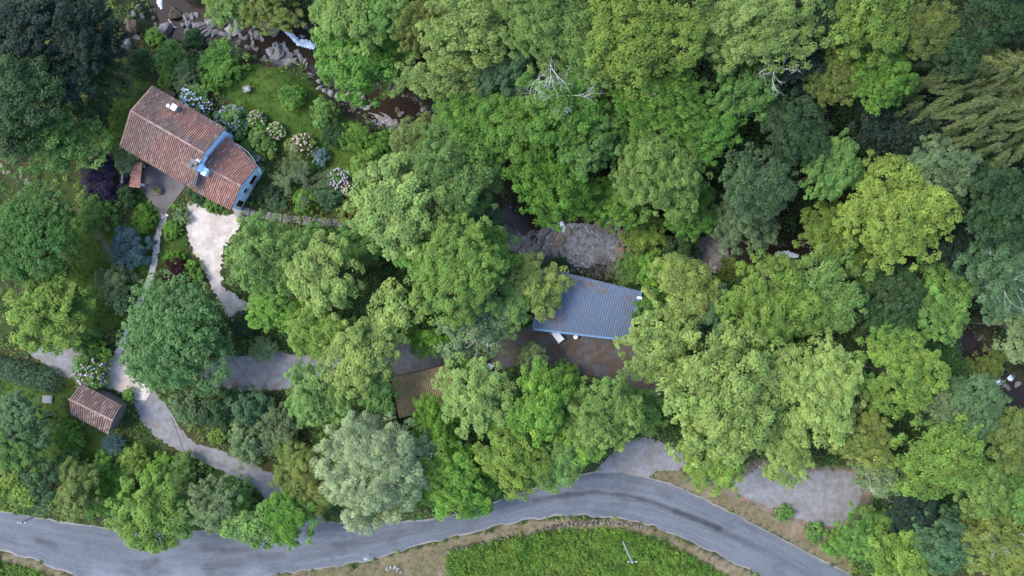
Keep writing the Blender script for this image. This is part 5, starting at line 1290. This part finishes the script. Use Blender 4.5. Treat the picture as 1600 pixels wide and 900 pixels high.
# ------------------------------------------------------------------ hydrangeas
ball = None
def hydrangea(u, v, r, h, leafcol, heads, label, dens=1.0):
    t, R, zc, p = plant('S', u, v, r, h, leafcol, label, 'hydrangea_bush', 'hydrangea', 'hydrangea bushes of the garden')
    rr = np.random.default_rng(int(u * 7 + v)); n = int(dens * 34 * R * R) + 10; d = unit(rr.normal(size=(n, 3))); d[:, 2] = np.abs(d[:, 2]); c = d * np.array([R * .98, R * .98, R * .95]) * rr.uniform(.9, 1.06, (n, 1)); c[:, 2] += zc * .95
    ph = (1 + 5 ** .5) / 2; iv = unit(np.array([(-1, ph, 0), (1, ph, 0), (-1, -ph, 0), (1, -ph, 0), (0, -1, ph), (0, 1, ph), (0, -1, -ph), (0, 1, -ph), (ph, 0, -1), (ph, 0, 1), (-ph, 0, -1), (-ph, 0, 1)], float))
    fi = np.array([(0, 11, 5), (0, 5, 1), (0, 1, 7), (0, 7, 10), (0, 10, 11), (1, 5, 9), (5, 11, 4), (11, 10, 2), (10, 7, 6), (7, 1, 8), (3, 9, 4), (3, 4, 2), (3, 2, 6), (3, 6, 8), (3, 8, 9), (4, 9, 5), (2, 4, 11), (6, 2, 10), (8, 6, 7), (9, 8, 1)])
    s = rr.uniform(.10, .19, n); V = (iv[None] * rr.uniform(.8, 1.15, (n, 12, 1)) * s[:, None, None] * np.array([1, 1, .75]) + c[:, None]).reshape(-1, 3); F = (fi[None] + 12 * np.arange(n)[:, None, None]).reshape(-1, 3)
    hc = np.array(heads); pick = rr.integers(0, len(hc), n); col = hc[pick] * rr.uniform(.75, 1.2, (n, 1))
    link('flower_heads', mesh_np('flower_heads', V, F, mat_plain('petals', None, rough=.8, noise=.2, scale=12, bump=.2, attr='col', spec=.1), col=np.repeat(col, 12, 0)), t, kind='stuff')
WB = [(.80, .86, .92), (.70, .76, .90), (.9, .92, .92)]; BL = [(.20, .23, .50), (.42, .46, .60), (.30, .32, .46), (.34, .40, .40)]; PK = [(.66, .38, .42), (.56, .44, .32), (.60, .50, .36)]; LI = [(.58, .48, .54), (.66, .58, .60), (.46, .40, .50)]; CR = [(.60, .52, .36), (.64, .52, .42), (.50, .42, .30)]
hydrangea(300, 150, 21, 1.5, 'md', WB, 'white and pale blue hydrangea against the cottage roof edge')
hydrangea(319, 166, 13, 1.2, 'md', WB[:1] + LI, 'smaller pale hydrangea next to the white one behind the cottage')
hydrangea(362, 188, 27, 1.6, 'md', BL, 'deep blue hydrangea at the back corner of the cottage', .6)
hydrangea(399, 187, 15, 1.3, 'br', PK, 'pink hydrangea right beside the deep blue one', .8)
hydrangea(430, 204, 14, 1.2, 'md', PK[1:], 'brownish pink hydrangea below right of the pink one')
hydrangea(471, 227, 20, 1.4, 'ol', CR, 'faded cream hydrangea on the lawn')
hydrangea(530, 281, 20, 1.4, 'md', LI, 'lilac hydrangea at the lower right of the lawn')
hydrangea(543, 295, 13, 1.2, 'md', CR[:1] + [(.5, .5, .3)], 'cream hydrangea touching the lilac one')
hydrangea(141, 580, 29, 1.7, 'md', LI + CR[:1], 'lilac hydrangea beside the white drive above the small shed', .8)
# plants in the stone planter
r = np.random.default_rng(2); n = 260; a = r.uniform(0, 6.28, n); q = .42 * np.sqrt(r.random(n)); pos = np.stack([q * np.cos(a), q * np.sin(a), .46 + .25 * r.random(n)], 1); V, F = leaf_quads(pos, unit(r.normal(0, .4, (n, 3)) + [0, 0, 1]), r.normal(size=(n, 3)), np.full(n, .16), np.full(n, .09))
o = link('plants', mesh_np('plants', V, F, m_leaf, tint=np.repeat(np.clip(.5 + r.normal(0, .2, n), 0, 1), 4)), planter, kind='stuff'); o.color = (.2, .25, .08, 1)

# ------------------------------------------------------------------ ground cover: masses nobody could count
def cover(name, label, cat, x, y, z, rad, hgt, per, leaf, colours, asp=.5, up=.7, seed=0, grass=False):
    r = np.random.default_rng(seed); n0 = len(x); ci = np.repeat(np.arange(n0), per); n = len(ci)
    d = unit(r.normal(size=(n, 3))); d[:, 2] = np.abs(d[:, 2]); k = r.random(n) ** .5
    pos = np.stack([x[ci] + d[:, 0] * rad[ci] * k, y[ci] + d[:, 1] * rad[ci] * k, np.zeros(n)], 1)
    pos[:, 2] = np.repeat(z, per) + hgt[ci] * (.15 + d[:, 2] * k)
    if grass: nrm = unit(r.normal(size=(n, 3)) * [1, 1, .3]); tan = unit(r.normal(0, .45, (n, 3)) + [0, 0, 1.])
    else: nrm = unit(d * .5 + [0, 0, up] + r.normal(0, .32, (n, 3))); tan = r.normal(size=(n, 3))
    ln = leaf * r.uniform(.65, 1.35, n); V, F = leaf_quads(pos, nrm, tan, ln, ln * asp)
    col = np.repeat(np.repeat(colours, per, 0) * r.uniform(.85, 1.15, (n, 1)), 4, 0)
    return link(name, mesh_np(name, V, F, m_leaf_col, tint=np.repeat(np.clip(.5 + r.normal(0, .17, n), 0, 1), 4), col=col), kind='stuff', label=label, category=cat)
N0 = 34000; x = rng.uniform(-72, 72, N0); y = rng.uniform(-43, 43, N0); z = ground_z(x, y); zmk = zone_masks(x, y, z); u, v = to_px(x, y, z)
blocked = zmk['paved'] | zmk['built'] | zmk['bed'] | zmk['gravel'] | zmk['dirt']
near_pave = np.zeros(N0, bool)
for p in PAVED.values():
    for du, dv in ((5, 0), (-5, 0), (0, 5), (0, -5)): near_pave |= inside(p, u + du, v + dv)
nl = fbm(x, y, 5, 201); n2 = fbm(x, y, 9, 211)
PAL = np.array([(.055, .115, .026), (.085, .160, .028), (.038, .078, .024), (.125, .165, .034), (.065, .120, .044), (.095, .070, .036)])
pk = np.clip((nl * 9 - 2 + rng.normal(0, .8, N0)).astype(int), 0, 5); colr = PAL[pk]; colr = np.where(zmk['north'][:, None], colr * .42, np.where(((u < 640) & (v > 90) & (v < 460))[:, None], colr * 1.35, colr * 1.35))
wild = ~blocked & ~zmk['lawn'] & ~zmk['field'] & ~zmk['dry']
sel = wild & (rng.random(N0) < np.where((u < 640) & (v < 460), .35, .62) + .3 * n2)
hg = (.25 + .75 * n2[sel] ** 1.5) * np.where(zmk['north'][sel], 1.8, 1) * np.where(near_pave[sel], .5, 1)
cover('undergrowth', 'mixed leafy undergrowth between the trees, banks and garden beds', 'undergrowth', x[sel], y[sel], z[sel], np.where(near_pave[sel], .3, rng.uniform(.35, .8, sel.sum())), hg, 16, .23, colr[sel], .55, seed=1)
n1_ = 5200; ux = rng.uniform(-64, 72, n1_); uy = rng.uniform(-36, 43, n1_); uz = ground_z(ux, uy); um = zone_masks(ux, uy, uz)
uu, uv = to_px(ux, uy, uz); su = ~um['north'] & ~um['paved'] & ~um['built'] & ~um['bed'] & ~um['gravel'] & ~um['lawn'] & ~um['dry'] & ~um['field'] & (uu > 440) & (uv > 360) & (uv < road_top(uu) - 12)
for pp_ in PAVED.values():
    for du, dv in ((12, 0), (-12, 0), (0, 12), (0, -12)): su &= ~inside(pp_, uu + du, uv + dv)
for pp_ in (HANGAR_FP, BROWN_FP): su &= ~inside(grow(pp_, 1.25), uu, uv)
sel = um['north'] & ~um['bank'] | (um['north'] & (rng.random(n1_) < .2)) | su; su = su[sel]; ux, uy, uz = ux[sel], uy[sel], uz[sel]; un = fbm(ux, uy, 7, 261)
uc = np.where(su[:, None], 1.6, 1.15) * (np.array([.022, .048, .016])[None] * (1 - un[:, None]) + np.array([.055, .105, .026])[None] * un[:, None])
cover('wood_understorey', 'dark green understorey filling the gaps between the tree crowns', 'undergrowth', ux, uy, uz, rng.uniform(.7, 1.5, len(ux)), np.where(su, .55, 1) * (1.2 + 4.5 * un ** 1.5), 52, .30, uc, .5, seed=6)
sel = zmk['field'] & ~blocked; xx, yy = x[sel], y[sel]; k = 5; xx = np.repeat(xx, k) + rng.normal(0, .5, len(xx) * k); yy = np.repeat(yy, k) + rng.normal(0, .5, len(yy) * k)
zf = zone_masks(xx, yy, xx * 0)['field'] & (fbm(xx, yy, 2.4, 231) > .22); xx, yy = xx[zf], yy[zf]; nf = fbm(xx, yy, 3, 221)
fc = np.array([.075, .180, .024])[None] * (1 - nf[:, None]) + np.array([.15, .22, .035])[None] * nf[:, None]
cover('field_plants', 'bright green leafy crop filling the field below the road', 'field plants', xx, yy, xx * 0, rng.uniform(.2, .6, len(xx)), .15 + 1.0 * fbm(xx, yy, 1.5, 241) ** 1.4, 22, .18, fc * 1.08 * rng.uniform(.6, 1.3, (len(xx), 1)), .5, seed=2)
# grass of the lawns and dry verges
M0 = 60000; gx_ = rng.uniform(-66, 66, M0); gy_ = rng.uniform(-38, 38, M0); zm2 = zone_masks(gx_, gy_, gx_ * 0); gz_ = ground_z(gx_, gy_)
ok = (zm2['lawn'] | zm2['dry']) & ~zm2['paved'] & ~zm2['built'] & ~zm2['bed'] & ~zm2['dirt']; gx_, gy_, gz_ = gx_[ok], gy_[ok], gz_[ok]; dr = zm2['dry'][ok]; nn = fbm(gx_, gy_, 4, 251)[:, None]
gc = np.where(dr[:, None], np.array([.29, .235, .165]) * (1 - nn) + np.array([.14, .145, .055]) * nn, np.array([.035, .085, .010]) * (1 - nn) + np.array([.085, .125, .020]) * nn)
cover('lawn_grass', 'short green and straw-coloured grass of lawns and verges', 'grass', gx_, gy_, gz_, np.full(len(gx_), .28), np.full(len(gx_), .08), 9, .17, gc, .28, seed=3, grass=True)
# fallen leaves and weeds on the gravel
w0 = 5200; wx = rng.uniform(-60, 60, w0); wy = rng.uniform(-38, 30, w0); wu, wv_ = to_px(wx, wy, 0); hit = np.zeros(w0, bool)
for kk in ('drive', 'track', 'wyard', 'wlow', 'lpatch', 'layby', 'apron', 'npath'): hit |= inside(PAVED[kk], wu, wv_) & (rng.random(w0) < .35)
hit |= inside(YARD, wu, wv_)
wx, wy = wx[hit], wy[hit]; wc = np.array([(.17, .10, .05), (.12, .09, .06), (.09, .12, .03), (.22, .15, .08)])[rng.integers(0, 4, len(wx))]
cover('fallen_leaves', 'scattered brown fallen leaves on the gravel surfaces', 'fallen leaves', wx, wy, np.full(len(wx), .025), np.full(len(wx), .35), np.full(len(wx), .02), 4, .10, wc, .6, 1.5, seed=4)
# leaves lodged on the roofs
